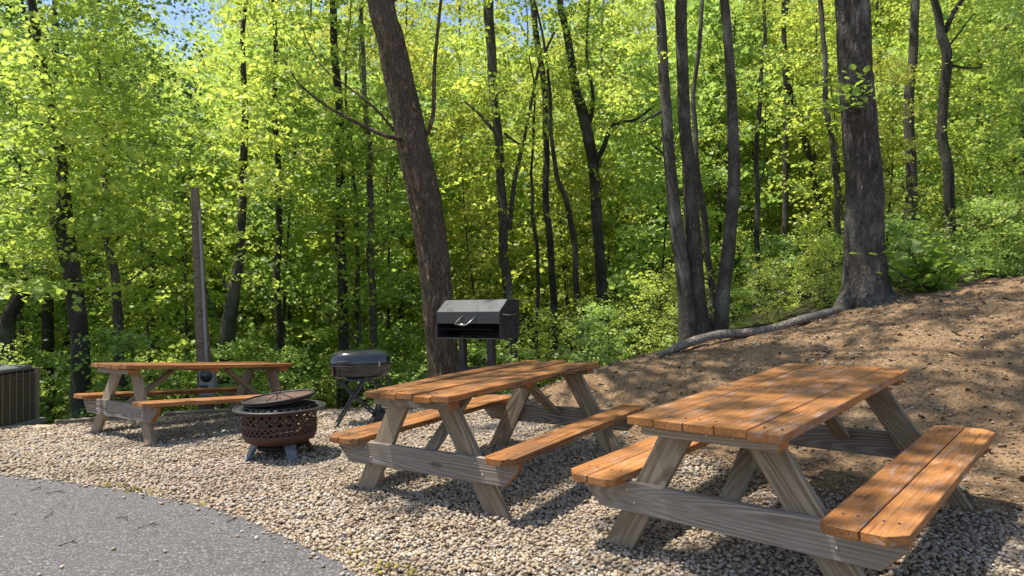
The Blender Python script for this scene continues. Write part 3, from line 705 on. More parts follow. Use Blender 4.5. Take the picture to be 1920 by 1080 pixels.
tube('hood_handle', [(-.10, -.078, zf - .147), (.03, -.078, zf - .147)], .012, M['steel'], pg, 10)
tube('spit_rod', [(hw + .008, .30, zf - .03), (hw + .045, .26, zf - .035), (hw + .04, .12, zf - .04), (hw + .008, .06, zf - .03)], .006, M['steel'], pg, 8)
for y_ in (.09, .33):
    for z_ in (.08, .14, .20):
        bm = bmesh.new(); bmesh.ops.create_cube(bm, size=1); bm_obj('grate_slot', bm, M['inside'], pg, Matrix.Translation((hw + .009, y_, zb_ + z_)) @ Matrix.Diagonal((.006, .022, .04, 1)))
for x_ in (-.165, .235):
    prism('post', pg, [(.10, -.25), (.10, zb_ - .009), (.175, zb_ - .009), (.175, -.25)], x_ - .037, x_ + .037, M['black_metal'])
prism('lower_shelf', pg, [(.05, zb_ - .40), (.05, zb_ - .33), (.10, zb_ - .33), (.10, zb_ - .40)], -.20, .27, M['black_metal'])
# plank end resting at the foot of the tree
o = plank('loose_board', None, at(845, 716, 8.2), at(880, 690, 8.3), (0, 1, .2), .14, .03, M['timber']); tag(o, 'short pale board end leaning by the foot of the leaning tree behind the middle table', 'board')

# ------------------------------------------------------------------ air conditioner
ac = empty('air_conditioner', (-5.97, 7.25, Hf(-5.6, 7.2)), 'dark tan air conditioning unit with louvered sides at the left edge of the gravel', 'air conditioner', rot=(0, 0, 0))
aw, ah = .44, .60
bm = bmesh.new(); bmesh.ops.create_cube(bm, size=1); bm_obj('coil_core', bm, M['ac_dark'], ac, Matrix.Translation((0, 0, ah / 2 + .02)) @ Matrix.Diagonal((aw * 1.9, aw * 1.9, ah - .02, 1)))
for sx in (-1, 1):
    for sy in (-1, 1):
        bm = bmesh.new(); bmesh.ops.create_cube(bm, size=1); bm_obj('corner_post', bm, M['ac_tan'], ac, Matrix.Translation((sx * (aw - .012), sy * (aw - .012), ah / 2 + .02)) @ Matrix.Diagonal((.045, .045, ah, 1)))
bm = bmesh.new()
for k in range(30):
    z_ = .05 + k * (ah - .06) / 30
    for (x0, y0, x1, y1) in ((-aw, -aw, aw, -aw), (aw, -aw, aw, aw), (aw, aw, -aw, aw), (-aw, aw, -aw, -aw)):
        tube_bm(bm, [(x0, y0, z_), (x1, y1, z_)], .0035, 4)
for k in range(9):
    t_ = -aw + .04 + k * (2 * aw - .08) / 8
    tube_bm(bm, [(t_, -aw - .004, .04), (t_, -aw - .004, ah)], .003, 4); tube_bm(bm, [(aw + .004, t_, .04), (aw + .004, t_, ah)], .003, 4)
bm_obj('grille', bm, M['ac_tan'], ac)
bm = bmesh.new(); rr_shell(bm, [((.99, .99), ah + .005), ((1.03, 1.03), ah + .01), ((1.03, 1.03), ah + .035), ((1.0, 1.0), ah + .05), ((.9, .9), ah + .058), ((.7, .7), ah + .06)], aw, aw, 40, .35); bm_obj('top_cover', bm, M['ac_top'], ac, smooth=True)
bm = bmesh.new()
for r_ in np.arange(.06, .34, .035): tube_bm(bm, [(r_ * math.cos(a), r_ * math.sin(a), ah + .075 + .02 * (1 - r_ / .34)) for a in np.linspace(0, 2 * math.pi, 29)], .004, 4)
bm_obj('fan_guard', bm, M['dark_iron'], ac)
bm = bmesh.new(); bmesh.ops.create_cube(bm, size=1); bmesh.ops.bevel(bm, geom=bm.edges[:], offset=.02, segments=1, affect='EDGES'); bm_obj('base_pad', bm, M['conduit'], ac, Matrix.Translation((0, 0, -.0)) @ Matrix.Diagonal((1.0, 1.0, .06, 1)))

# ------------------------------------------------------------------ power pole with conduit and meter
pd = 8.9
pt, pb = at(365.5, 352, pd), at(388, 765, pd)
pb.z = Hf(pb.x, pb.y) - .1
pp = empty('power_pole', (pb.x, pb.y, pb.z), 'short weathered wooden utility pole with grey conduit and meter box behind the far left table', 'utility pole')
rel = lambda p: Vector(p) - Vector(pb)
bm = bmesh.new(); tube_bm(bm, [rel(pb.lerp(pt, t)) for t in np.linspace(0, 1, 9)], [.105 - .052 * t for t in np.linspace(0, 1, 9)], 16, noise=.015); bm_obj('post', bm, M['pole'], pp, smooth=True)
c0, c1, c2 = at(386, 735, pd - .13), at(374, 396, pd - .1), at(371, 398, pd - .1)
tube('conduit', [rel(at(390, 735, pd - .16)), rel(at(386, 650, pd - .15)), rel(at(380, 520, pd - .13)), rel(at(374.5, 410, pd - .10)), rel(at(374, 398, pd - .1)), rel(at(378, 393, pd - .1)), rel(at(384, 394, pd - .1))], .02, M['conduit'], pp, 10)
mb = at(390, 716, pd - .2)
bm = bmesh.new(); bmesh.ops.create_cube(bm, size=1); bmesh.ops.bevel(bm, geom=bm.edges[:], offset=.04, segments=2, affect='EDGES'); bm_obj('meter_box', bm, M['conduit'], pp, Matrix.Translation(rel(mb)) @ Matrix.Diagonal((.19, .1, .36, 1)))
bm = bmesh.new(); lathe_bm(bm, [(.0, .05), (.05, .045), (.062, .03), (.066, 0), (.085, 0), (.085, -.01)], 24); bm_obj('meter_dial', bm, M['glass_dark'], pp, Matrix.Translation(rel(at(390, 704, pd - .2)) + Vector((0, -.052, 0))) @ Matrix.Rotation(math.pi / 2, 4, 'X'), True)
bm = bmesh.new(); bmesh.ops.create_cube(bm, size=1); bm_obj('label_plate', bm, M['ac_dark'], pp, Matrix.Translation(rel(at(386, 724, pd - .2)) + Vector((0, -.053, 0))) @ Matrix.Diagonal((.1, .006, .035, 1)))
tube('cable', [rel(at(374, 440, pd)), rel(at(384, 530, pd)), rel(at(398, 575, pd)), rel(at(407, 600, pd))], .008, M['rubber'], pp, 6, n=14)
for i, hz in enumerate((.35, .62, .85)):
    p = rel(pb.lerp(pt, hz)); bm = bmesh.new(); tube_bm(bm, [p + Vector((.012 - .05, -.09, 0)), p + Vector((.06, -.115, 0))], .009, 6); bm_obj('conduit_strap', bm, M['steel'], pp)

# ------------------------------------------------------------------ timber edging, log, sticks
for i, (a, b, lb) in enumerate((((-5.05, 7.28), (-4.28, 7.92), 'pale timber edging at the gravel edge beside the air conditioner'),
                                ((-4.22, 7.98), (-2.95, 8.55), 'low timber edging on the gravel behind the far left table'))):
    z0 = Hf(*a) + .02; z1 = Hf(*b) + .02
    o = plank('edging_timber', None, (a[0], a[1], z0), (b[0], b[1], z1), (-.5, .8, 0), .09, .10, M['timber'], bev=.01); tag(o, lb, 'timber', 'timber edging of the gravel')
for i, (x_, y_, r_, lb) in enumerate(((-5.1, 7.15, .09, 'flat tan rock at the corner of the air conditioner'), (-5.55, 6.98, .13, 'tan rock on the gravel in front of the air conditioner'), (-4.85, 7.3, .06, 'small tan rock at the start of the timber edging'))):
    me_ = pebble_mesh('rock', 90 + i, .4, 3, .03); o = link('rock', me_, M['chip']); o.location = (x_, y_, Hf(x_, y_) + .01); o.scale = (r_ * 1.5, r_, r_ * .8); tag(o, lb, 'rock')
def log_path(px):
    return [gnd(*p) for p in px]
lp = [at(1235, 668, 7.75), at(1262, 655, 7.75), at(1300, 640, 7.8), at(1345, 628, 7.8), at(1400, 624, 7.8), at(1450, 616, 7.85), at(1500, 600, 7.9), at(1545, 588, 7.9), at(1574, 580, 7.9)]
for p in lp: p.z = max(p.z, Hf(p.x, p.y) + .02)
bm = bmesh.new(); q = smooth_path(lp, 40); tube_bm(bm, q, [(.028 + .024 * sstep(i / 8)) * (1 - .25 * max(0, i - 28) / 12) * (1 + .06 * math.sin(i * 1.3)) for i in range(41)], 14, noise=.03)
o = bm_obj('fallen_log', bm, M['deadwood'], smooth=True); tag(o, 'long grey fallen log lying along the crest of the dirt bank below the big oak', 'log')
stk = [((700, 776), (762, 756), .02, 'dead stick lying behind the wheel of the charcoal grill'), ((735, 772), (800, 770), .014, 'thin bare stick on the gravel edge right of the charcoal grill'),
       ((655, 770), (720, 772), .012, 'thin stick under the charcoal grill'), ((1690, 684), (1795, 692), .008, 'thin curved twig lying on the sunlit dirt right of the nearest tabletop'),
       ((1480, 640), (1560, 626), .012, 'short twig on the bank just below the fallen log'), ((1120, 776), (1150, 812), .016, 'dead stick on the dirt between the middle and nearest tables'),
       ((1790, 915), (1822, 940), .016, 'short stick end beside the far end of the nearest right bench')]
for (a, b, r_, lb) in stk:
    A_, B_ = gnd(*a), gnd(*b); mid = (A_ + B_) / 2 + Vector((random.uniform(-.05, .05), random.uniform(-.05, .05), .03))
    bm = bmesh.new(); tube_bm(bm, smooth_path([A_ + Vector((0, 0, r_)), mid, B_ + Vector((0, 0, r_))], 12), [r_ * (1 - .05 * i) for i in range(13)], 7, noise=.08)
    o = bm_obj('stick', bm, M['deadwood'], smooth=True); tag(o, lb, 'stick')
for i, (a, b, lb) in enumerate((((58, 930), (76, 926), 'dark twig on the asphalt nearest its top left'), ((86, 936), (122, 934), 'thin pale twig on the asphalt near its upper left'),
    ((84, 983), (96, 975), 'tiny dark twig in the middle left of the asphalt'), ((218, 983), (240, 989), 'small dark twig in the middle of the asphalt'), ((258, 1003), (298, 996), 'dark bent twig on the asphalt right of its middle'),
    ((108, 1038), (144, 1031), 'dark forked twig at the bottom of the asphalt'), ((424, 992), (440, 988), 'short twig on the asphalt close to the gravel edge'))):
    A_, B_ = gnd(*a), gnd(*b); A_.z = B_.z = .037; m_ = (A_ + B_) / 2 + Vector((.01, .012, .008)); bm = bmesh.new(); tube_bm(bm, smooth_path([A_, m_, B_], 6), [.0024] * 7, 5)
    d = (B_ - A_); tube_bm(bm, [m_, m_ + d * .25 + Vector((-.01, .02, .003))], [.003, .0015], 5)
    o = bm_obj('twig', bm, M['bark_dark']); tag(o, lb, 'twig', 'twigs on the asphalt')

# ------------------------------------------------------------------ leaves
def leaves(n, centers, nrm_up, size, wob=.8):
    """n leaf blades: folded diamonds, two triangles each side of the rib"""
    nrm = np.stack([RNG.normal(0, wob, n), RNG.normal(0, wob, n), np.ones(n) * nrm_up], -1); nrm /= np.linalg.norm(nrm, axis=1)[:, None]
    th = RNG.uniform(0, 2 * np.pi, n); ax = np.stack([np.cos(th), np.sin(th), np.zeros(n)], -1)
    ax -= nrm * (ax * nrm).sum(1)[:, None]; ax /= np.linalg.norm(ax, axis=1)[:, None]; sd = np.cross(nrm, ax)
    L = (size * RNG.uniform(.6, 1.3, n))[:, None]; W_ = L * RNG.uniform(.33, .5, n)[:, None]
    c = centers; a = c - ax * L * .5; t = c + ax * L * .5 - nrm * L * .12; l = c + sd * W_ + nrm * L * .10 - ax * L * .05; r = c - sd * W_ + nrm * L * .10 - ax * L * .05
    V = np.stack([a, r, t, l], 1).reshape(-1, 3); b = np.arange(n)[:, None] * 4
    T = np.concatenate([b + [0, 1, 2], b + [0, 2, 3]], 1).reshape(-1, 3); return V, T
def crown_mesh(name, n_spray, per, rx, rz, size, shape='ellipsoid', spr=.42, mat='leaf', zlow=-1.0):
    u = RNG.normal(0, 1, (n_spray, 3)); u /= np.linalg.norm(u, axis=1)[:, None]; rad = RNG.uniform(.25, 1, n_spray) ** .5
    c = u * rad[:, None]
    if shape == 'column': c = np.stack([RNG.normal(0, .42, n_spray), RNG.normal(0, .42, n_spray), RNG.uniform(-1, 1, n_spray)], -1); c[:, :2] *= (1.15 - .6 * np.abs(c[:, 2:3] + .1))
    c = c * [rx, rx, rz]
    c[:, 2] += .25 * fbm(c[:, 0], c[:, 1], 4, 2, .3)
    k = RNG.integers(0, n_spray, n_spray * per); n = len(k)
    ang = RNG.uniform(0, 2 * np.pi, n); rr = spr * np.sqrt(RNG.uniform(0, 1, n)) * RNG.uniform(.6, 1.3, n_spray)[k]
    tl = RNG.normal(0, .28, (n_spray, 2)); x_ = rr * np.cos(ang); y_ = rr * np.sin(ang)
    out = c[:, :2] / (np.linalg.norm(c[:, :2], axis=1)[:, None] + .3)
    z_ = x_ * (tl[k, 0] - .35 * out[k, 0]) + y_ * (tl[k, 1] - .35 * out[k, 1]) + RNG.normal(0, .05, n) - rr * rr * .3
    P = c[k] + np.stack([x_, y_, z_], -1)
    V, T = leaves(n, P, 1.0, size)
    sr = RNG.uniform(0, 1, n_spray)[k]; r_ = np.clip(.55 * sr + .45 * RNG.uniform(0, 1, n), 0, 1)
    me_ = np_mesh(name, V, T, {'rnd': ('FACE', np.repeat(r_, 2))}); me_.materials.append(M[mat]); return me_, c
def branch_bm(bm, p0, p1, r0, r1, n=7, wob=.06, seg=6):
    L_ = (p1 - p0).length; pts = []
    a = Vector((random.uniform(-1, 1), random.uniform(-1, 1), random.uniform(-.3, .8))) * wob * L_
    for i in range(n + 1):
        t = i / n; pts.append(p0.lerp(p1, t) + a * math.sin(math.pi * t) + Vector((random.uniform(-1, 1), random.uniform(-1, 1), random.uniform(-1, 1))) * wob * .12 * L_ * (0 if i in (0, n) else 1))
    tube_bm(bm, pts, [r0 + (r1 - r0) * i / n for i in range(n + 1)], seg, cap=False); return pts
# shared tree kinds: a trunk mesh and a crown mesh for each; copies share the data
KIND = {}
def make_kind(key, height, zc0, rx, n_spray, per, size, r0, mat, bark, shape='ellipsoid', spr=.42, lean=.03, nb=26):
    rz = (height - zc0) / 2; zc = (height + zc0) / 2
    me_, c = crown_mesh('crown_' + key, n_spray, per, rx, rz, size, shape, spr, mat)
    me_.transform(Matrix.Translation((0, 0, zc)))
    bm = bmesh.new(); n = 14; lx, ly = random.uniform(-lean, lean), random.uniform(-lean, lean); ph = random.uniform(0, 6)
    def tp(z): return Vector((lx * z + .05 * math.sin(z * .9 + ph) * min(z / 4, 1), ly * z + .05 * math.cos(z * .7 + ph) * min(z / 4, 1), z))
    zs = [-.4] + [height * .93 * i / n for i in range(n + 1)]
    tube_bm(bm, [tp(z) for z in zs], [r0 * 1.25 if z < .1 else r0 * (1 - .88 * z / height) for z in zs], 10, noise=.03)
    for k in RNG.choice(len(c), nb, replace=False):
        q = Vector(c[k]) + Vector((0, 0, zc)); dist = math.hypot(q.x, q.y); zb2 = max(zc0 * .8, q.z - dist * random.uniform(.5, 1.1)); zb2 = min(max(zb2, .5), height * .88)
        branch_bm(bm, tp(zb2), q, max(.008, r0 * .35 * (1 - zb2 / height)), .006, 6, .08, 5)
    tm = bpy.data.meshes.new('trunk_' + key); bmesh.ops.recalc_face_normals(bm, faces=bm.faces); bm.to_mesh(tm); bm.free(); tm.materials.append(M[bark]); tm.polygons.foreach_set('use_smooth', [True] * len(tm.polygons))
    KIND[key] = (tm, me_, height)
make_kind('tallA', 15, 2.5, 3.0, 270, 42, .115, .12, 'leaf', 'bark_pale', spr=.55)
make_kind('tallB', 17, 3.0, 3.3, 280, 42, .115, .14, 'leaf_mid', 'bark_dark', spr=.6)
make_kind('tallC', 13, 1.5, 2.6, 240, 42, .112, .09, 'leaf_yellow', 'bark_pale', spr=.5)
make_kind('dark', 13, 1.5, 2.8, 250, 44, .10, .12, 'leaf_dark', 'bark_dark', spr=.55)
make_kind('saplingA', 6.5, .6, 1.6, 110, 42, .105, .035, 'leaf', 'bark_pale', 'column', .42, .06)
make_kind('saplingB', 5.0, .3, 1.5, 95, 42, .102, .03, 'leaf_mid', 'bark_dark', 'column', .40, .06)
make_kind('saplingC', 7.5, 1.2, 1.7, 110, 42, .108, .04, 'leaf_yellow', 'bark_dark', 'column', .45, .06)
make_kind('canopy', 14, 5.0, 3.0, 30, 44, .13, .12, 'leaf', 'bark_pale', spr=.6)
make_kind('veil', 6.0, .0, 1.35, 44, 34, .115, .03, 'leaf', 'bark_pale', 'column', .45)
make_kind('tuft', 5.0, 1.0, 1.6, 22, 40, .12, .05, 'leaf', 'bark_pale', spr=.5, nb=12)
make_kind('shrubA', 2.2, -.1, 1.3, 48, 34, .085, .014, 'leaf', 'bark_dark', 'column', .32, .1, nb=22)
make_kind('shrubB', 1.7, -.1, 1.5, 46, 32, .10, .012, 'leaf_mid', 'bark_dark', 'column', .36, .1, nb=22)
make_kind('shrubC', 2.6, .1, 1.2, 44, 30, .075, .014, 'leaf_yellow', 'bark_pale', 'column', .30, .12, nb=24)
def plant(key, x, y, s=1.0, rot=None, name='tree', label='', cat='tree', group=None, tilt=0.0, crown_only=False, dz=0.0):
    tm, cm, h = KIND[key]; e = empty(name, (x, y, Hf(x, y) + dz), label, cat, group)
    e.rotation_euler = (random.uniform(-tilt, tilt), random.uniform(-tilt, tilt), random.uniform(0, 6.28) if rot is None else rot); e.scale = (s, s, s * random.uniform(.92, 1.08))
    o = bpy.data.objects.new('trunk' if cat != 'shrub' else 'stem', tm); C.objects.link(o); o.parent = e
    o = bpy.data.objects.new('crown' if cat != 'shrub' else 'foliage', cm); C.objects.link(o); o.parent = e
    return e
def jitter_grid(y0, y1, step, xw, jit=.45):
    out = []; y = y0
    while y < y1:
        st = step * (1 + (y - y0) * .02); x = -xw(y)
        while x < xw(y): out.append((x + random.uniform(-jit, jit) * st, y + random.uniform(-jit, jit) * st)); x += st
        y += st * .9
    return out
FR = lambda y: y * .80 + 1.5
# screens where the photo shows sky through the trees (direction as x/y)
def skygap(x, y): return any(abs(x / y - g) < w_ for g, w_ in ((-.50, .022),))
KH = dict(saplingA=6.5, saplingB=5.0, saplingC=7.5, tallA=15, tallB=17, tallC=13)
def wood(x, y, key, slope=.74, kind='sapling'):
    """tree height grows with the distance from the clearing, as along any forest edge"""
    h = min(max(2.2, (y - 5.2) * slope), 21) * random.uniform(.72, 1.12) * (1.2 if x < 0 and y > 16 else 1.0) + max(0, -Hf(x, y)) * .8
    s_ = h / KH[key]; s_ = min(max(s_, .4), 1.5)
    if kind == 'sapling': plant(key, x, y, s_, name='sapling', label='slender young tree with layered bright green leaves in the forest understory', cat='sapling', group='young understory trees of the forest', tilt=.06)
    else: plant(key, x, y, s_, name='tree', label='tall leafy forest tree deeper in the woods', cat='tree', group='tall trees deeper in the forest', tilt=.04)
for (x, y) in jitter_grid(8.6, 22, 1.15, FR):
    if -.14 < x / y < .5 and y < 11 and random.random() < .62: continue
    if 1.9 < x < 3.4 and y < 9.5: continue
    if -4.3 < x < -3.2 and y < 9.6: continue
    if y < edge_y(x) + .35 or (x > 1 and y < 8.9): continue
    if abs(x - 4.35) < 1.0 and y < 9.2: continue
    k = random.choice(['shrubA', 'shrubB', 'shrubA', 'shrubC']); plant(k, x, y, random.uniform(.3, .68), name='shrub', label='low leafy green shrub of the undergrowth just beyond the clearing', cat='shrub', group='undergrowth shrubs beyond the gravel')
for (x, y) in jitter_grid(10.8, 46, 2.35, FR):
    if -.12 < x / y < .36 and y < 11.6: continue
    wood(x, y, random.choice(['saplingA', 'saplingB', 'saplingB', 'saplingA'] if x / y < -.28 else ['saplingA', 'saplingB', 'saplingC', 'saplingA']))
for (x, y) in jitter_grid(15, 100, 4.7, lambda y: y * .85 + 3):
    g_ = x / y
    if skygap(x, y): continue
    if -.15 < g_ < .42 and y > 30 and random.random() < .25: continue
    wood(x, y, random.choice(['tallB', 'tallA', 'tallB', 'tallA'] if g_ < -.38 else ['tallA', 'tallB', 'tallC', 'tallA', 'tallC']), kind='tree')

for (x, y, sc_, lb) in ((-8.9, 12.6, .95, 'deep green tree whose crown fills the top left corner'), (11.9, 15.5, .62, 'dark green tree on the hillside at the right edge'), (-11.5, 17, .9, 'dark green tree far left behind the crooked dark trunk')):
    plant('dark', x, y, sc_, name='tree', label=lb, cat='tree')
for (x, y) in ((3.5, 9.0), (3.3, 9.9), (3.8, 9.4), (2.5, 10.0), (6.0, 9.2), (6.8, 9.0), (7.4, 9.3), (8.1, 9.1)):
    plant(random.choice(['shrubA', 'shrubC', 'shrubB']), x, y, random.uniform(.3, .48), name='shrub', label='low leafy green shrub of the undergrowth just beyond the clearing', cat='shrub', group='undergrowth shrubs beyond the gravel')
# ------------------------------------------------------------------ the trees one can tell apart
def trunk_tree(px_path, D, widths, bark, label, limbs=(), crown=None, veil=None, name='tree', base_flare=1.3, seg=14, extra=8.0, cscale=1.0, foot=True, rough=.03):
    """px_path: bottom to top points in the photo at distance D; widths in px of the full photo"""
    pts = [at(x, y, D) for x, y in px_path]; rad = [w_ / 2 * D / F for w_ in widths]
    if foot:
        b = pts[0].copy(); hz = Hf(b.x, b.y); b.z = min(b.z, hz) - .15; b.x += (pts[0].x - pts[1].x) * .0
        pts = [b] + pts; rad = [rad[0] * base_flare] + rad
    # go on above the frame
    d = (pts[-1] - pts[-2]).normalized(); d = (d + Vector((0, 0, .5))).normalized()
    for i in range(1, 5): pts.append(pts[-1] + d * ((extra if crown == 'canopy' else extra * .6) / 4) + Vector((random.uniform(-.2, .2), random.uniform(-.2, .2), 0))); rad.append(rad[-1] * .72)
    n = 44 if seg < 20 else 220; P = smooth_path(pts, n); ph_ = random.uniform(0, 6); wa = .006 + .016 * (widths[2] < 19)
    for i, p in enumerate(P):
        i = i * 44 / n; f_ = min(1, i / 8); p.x += f_ * wa * (math.sin(i * .55 + ph_) + .6 * math.sin(i * 1.23 + ph_ * 2)); p.y += f_ * wa * math.sin(i * .7 + ph_ * 3)
    Rr = [float(np.interp(i / n * (len(rad) - 1), range(len(rad)), rad)) for i in range(n + 1)]
    e = empty(name, pts[0], label, 'tree'); o0 = Vector(pts[0]); bm = bmesh.new()
    # uneven bark outline
    base_v = []
    tube_bm(bm, [p - o0 for p in P], Rr, seg, noise=rough)
    for (p0, ppx, r0, r1, DD) in limbs:
        LP = [at(*p0, D)] + [at(x, y, DD) for x, y in ppx]; m = max(8, len(LP) * 5); Q = smooth_path(LP, m)
        tube_bm(bm, [p - o0 for p in Q], [r0 + (r1 - r0) * (i / m) for i in range(m + 1)], 8, noise=.04)
    if seg > 20:
        from mathutils import noise as mn
        bm.verts.ensure_lookup_table()
        nr = (len(P)) * seg
        for i in range(nr):
            v = bm.verts[i]; cpt = P[i // seg] - o0; d_ = v.co - cpt; r_ = max(d_.length, .01); a_ = math.atan2(d_.y, d_.x)
            q = Vector((math.cos(a_) * 4.6, math.sin(a_) * 4.6, v.co.z * 1.15)); k_ = abs(mn.noise(q * 1.6)) + .5 * abs(mn.noise(q * 3.3 + Vector((3, 1, 7))))
            v.co = cpt + d_ / r_ * (r_ + .026 * min(k_, .5) * 2 - .012)
    bm_obj('trunk', bm, M[bark], e, smooth=True)
    if crown:
        top = P[-1]; cm = KIND[crown][1]; c = bpy.data.objects.new('crown', cm); C.objects.link(c); c.parent = e
        hz = KIND[crown][2]; s = cscale; c.scale = (s, s, s * .8); c.rotation_euler = (0, 0, random.uniform(0, 6.28)); c.location = (top - o0) - Vector((0, 0, hz * .52 * s * .8 + .5))
    for (vx, vy, vs, dd) in (veil or ()):
        c = bpy.data.objects.new('crown', KIND['veil'][1]); C.objects.link(c); c.parent = e; c.location = at(vx, vy, D + dd) - o0 - Vector((0, 0, 3.0 * vs)); c.scale = (vs, vs, vs); c.rotation_euler = (0, 0, random.uniform(0, 6.28))
    return e
trunk_tree([(834, 715), (833, 690), (824, 600), (812, 480), (797, 380), (775, 270), (752, 170), (733, 80), (714, -5)], 9.0, [62, 58, 54, 57, 58, 56, 54, 49, 47], 'bark_lean',
           'big brown leaning trunk behind the park grill', veil=[(520, 60, .7, -.6)], limbs=[((795, 262), [(812, 215), (815, 120), (828, -10)], .035, .02, 8.9), ((762, 262), [(725, 255), (690, 240), (640, 215), (600, 190), (555, 150), (520, 90)], .035, .008, 8.6),
           ((748, 255), [(700, 200), (655, 165), (600, 120), (560, 40)], .022, .006, 8.8), ((770, 270), [(720, 280), (690, 288)], .012, .004, 8.9), ((722, 10), [(745, -5), (780, -30)], .04, .02, 9)], crown='tuft', seg=64, rough=.004, cscale=.8)
trunk_tree([(1628, 572), (1624, 545), (1622, 500), (1620, 440), (1621, 350), (1612, 250), (1605, 150), (1598, 0)], 8.3, [108, 84, 70, 65, 61, 58, 56, 56], 'bark_oak', 'stout grey oak trunk with flared base on top of the dirt bank', crown='canopy', seg=72, rough=.004, base_flare=1.25, cscale=.8,
           limbs=[((1610, 545), [(1585, 575), (1570, 590)], .16, .10, 8.15), ((1640, 550), [(1668, 560), (1700, 566)], .14, .03, 8.2), ((1622, 560), [(1625, 575), (1622, 590)], .2, .1, 8.05)])
trunk_tree([(1289, 640), (1285, 560), (1270, 430), (1255, 300), (1247, 180), (1236, 0)], 9.2, [35, 30, 25, 22, 20, 18], 'bark_pale', 'left trunk of the clump of three rising behind the fallen log', veil=[(1180, 60, .5, .3)], crown='tuft', limbs=[((1252, 200), [(1230, 215), (1200, 230)], .03, .01, 9.2)])
trunk_tree([(1312, 640), (1308, 560), (1298, 430), (1290, 300), (1282, 180), (1276, 0)], 9.3, [42, 33, 29, 24, 22, 22], 'bark_pale', 'middle and thickest trunk of the clump behind the fallen log', crown='tuft')
trunk_tree([(1351, 628), (1358, 540), (1368, 440), (1377, 300), (1370, 150), (1357, 0)], 9.3, [28, 26, 24, 22, 18, 17], 'bark_pale', 'right curved trunk of the clump behind the fallen log', crown='canopy')
trunk_tree([(1340, 620), (1330, 520), (1318, 400), (1305, 260), (1300, 150), (1320, 0)], 10, [14, 13, 12, 10, 8, 7], 'bark_pale', 'thin slanting trunk between the middle and right trunks of the clump')
trunk_tree([(962, 700), (956, 600), (948, 480), (940, 370), (932, 250), (925, 130), (915, 0)], 12.5, [24, 20, 18, 17, 16, 18, 20], 'bark_pale', 'slim forked tree right behind the park grill hood', veil=[(960, 60, .8, -.3), (900, 150, .5, .5)], crown='tuft', limbs=[((955, 430), [(965, 340), (985, 250), (1010, 130), (1040, 60)], .05, .02, 12.4), ((930, 250), [(900, 215), (870, 190)], .04, .015, 12.4), ((945, 250), [(975, 270), (1000, 262)], .03, .01, 12.5)])
trunk_tree([(1042, 660), (1034, 520), (1027, 400), (1024, 280), (1018, 160), (1000, 0)], 13, [14, 13, 13, 12, 12, 11], 'bark_dark', 'straight slim dark tree midway between the park grill and the trunk clump', veil=[(1010, 60, .7, -.3)], crown='tuft')
trunk_tree([(1136, 690), (1130, 560), (1121, 450), (1112, 310), (1098, 230), (1078, 160), (1062, 60), (1050, 0)], 13, [22, 22, 20, 20, 22, 17, 14, 12], 'bark_dark', 'dark crooked tree with a long arm curving right above the middle table', veil=[(1150, 120, .8, .3), (1080, 30, .6, -.4)], crown='tuft',
           limbs=[((1113, 310), [(1130, 280), (1150, 235), (1190, 225), (1225, 200)], .06, .02, 12.8), ((1104, 240), [(1112, 180), (1100, 100), (1105, 0)], .05, .02, 13)])
trunk_tree([(1092, 700), (1085, 560), (1075, 450), (1058, 370), (1042, 310), (1030, 220)], 12, [12, 12, 11, 10, 9, 7], 'bark_dark', 'very thin leaning dark tree left of the crooked tree')
trunk_tree([(1008, 690), (1008, 560), (1006, 470), (1000, 380), (995, 300)], 12.5, [8, 7, 7, 6, 5], 'bark_dark', 'thinnest straight stem just right of the park grill')
trunk_tree([(1696, 480), (1706, 400), (1708, 320), (1704, 200), (1712, 100), (1716, 0)], 11.5, [24, 22, 19, 18, 16, 15], 'bark_pale', 'slender pale tree just right of the stout oak', veil=[(1725, 120, .6, .4)], crown='tuft', limbs=[])
trunk_tree([(1782, 470), (1779, 380), (1772, 280), (1768, 200), (1772, 100), (1764, 40)], 11, [20, 18, 18, 17, 18, 14], 'bark_dark', 'forked slender tree near the right edge above the bank', veil=[(1820, 200, .6, .5), (1860, 60, .6, 0)], crown='tuft',
           limbs=[((1772, 60), [(1790, 20), (1820, -20)], .05, .03, 11), ((1772, 120), [(1820, 128), (1870, 122), (1925, 118)], .025, .01, 11), ((1775, 90), [(1800, 60), (1830, 20)], .02, .008, 11)])
trunk_tree([(1584, 520), (1572, 400), (1562, 300), (1553, 200), (1543, 80), (1537, 0)], 11.5, [13, 12, 11, 10, 9, 9], 'bark_pale', 'thin pale stem just left of the stout oak')
trunk_tree([(1562, 480), (1545, 400), (1525, 330), (1505, 250), (1478, 150), (1470, 60)], 13, [14, 13, 12, 12, 10, 9], 'bark_dark', 'thin dark tree leaning left between the trunk clump and the oak', veil=[(1475, 90, .6, -.3)])
trunk_tree([(1418, 630), (1418, 500), (1419, 380), (1422, 240), (1430, 100), (1435, 0)], 11.5, [11, 10, 10, 9, 7, 6], 'bark_dark', 'thin straight stem right of the trunk clump', veil=[(1430, 60, .6, -.3)], limbs=[((1420, 340), [(1432, 320), (1436, 200)], .02, .008, 11.5)])
trunk_tree([(1477, 590), (1474, 460), (1472, 300), (1474, 160), (1470, 0)], 13, [12, 11, 10, 9, 8], 'bark_dark', 'dark straight stem midway between the trunk clump and the oak')
trunk_tree([(643, 690), (642, 560), (640, 430), (637, 300), (632, 150), (625, 0)], 11.5, [20, 18, 17, 16, 15, 13], 'bark_dark', 'dark straight tree rising above the left end of the charcoal grill', veil=[(600, 260, .5, .4), (610, 120, .8, -.4), (660, 330, .5, -.5)], crown='tuft', limbs=[((636, 330), [(655, 250), (680, 190)], .03, .01, 11.5)])
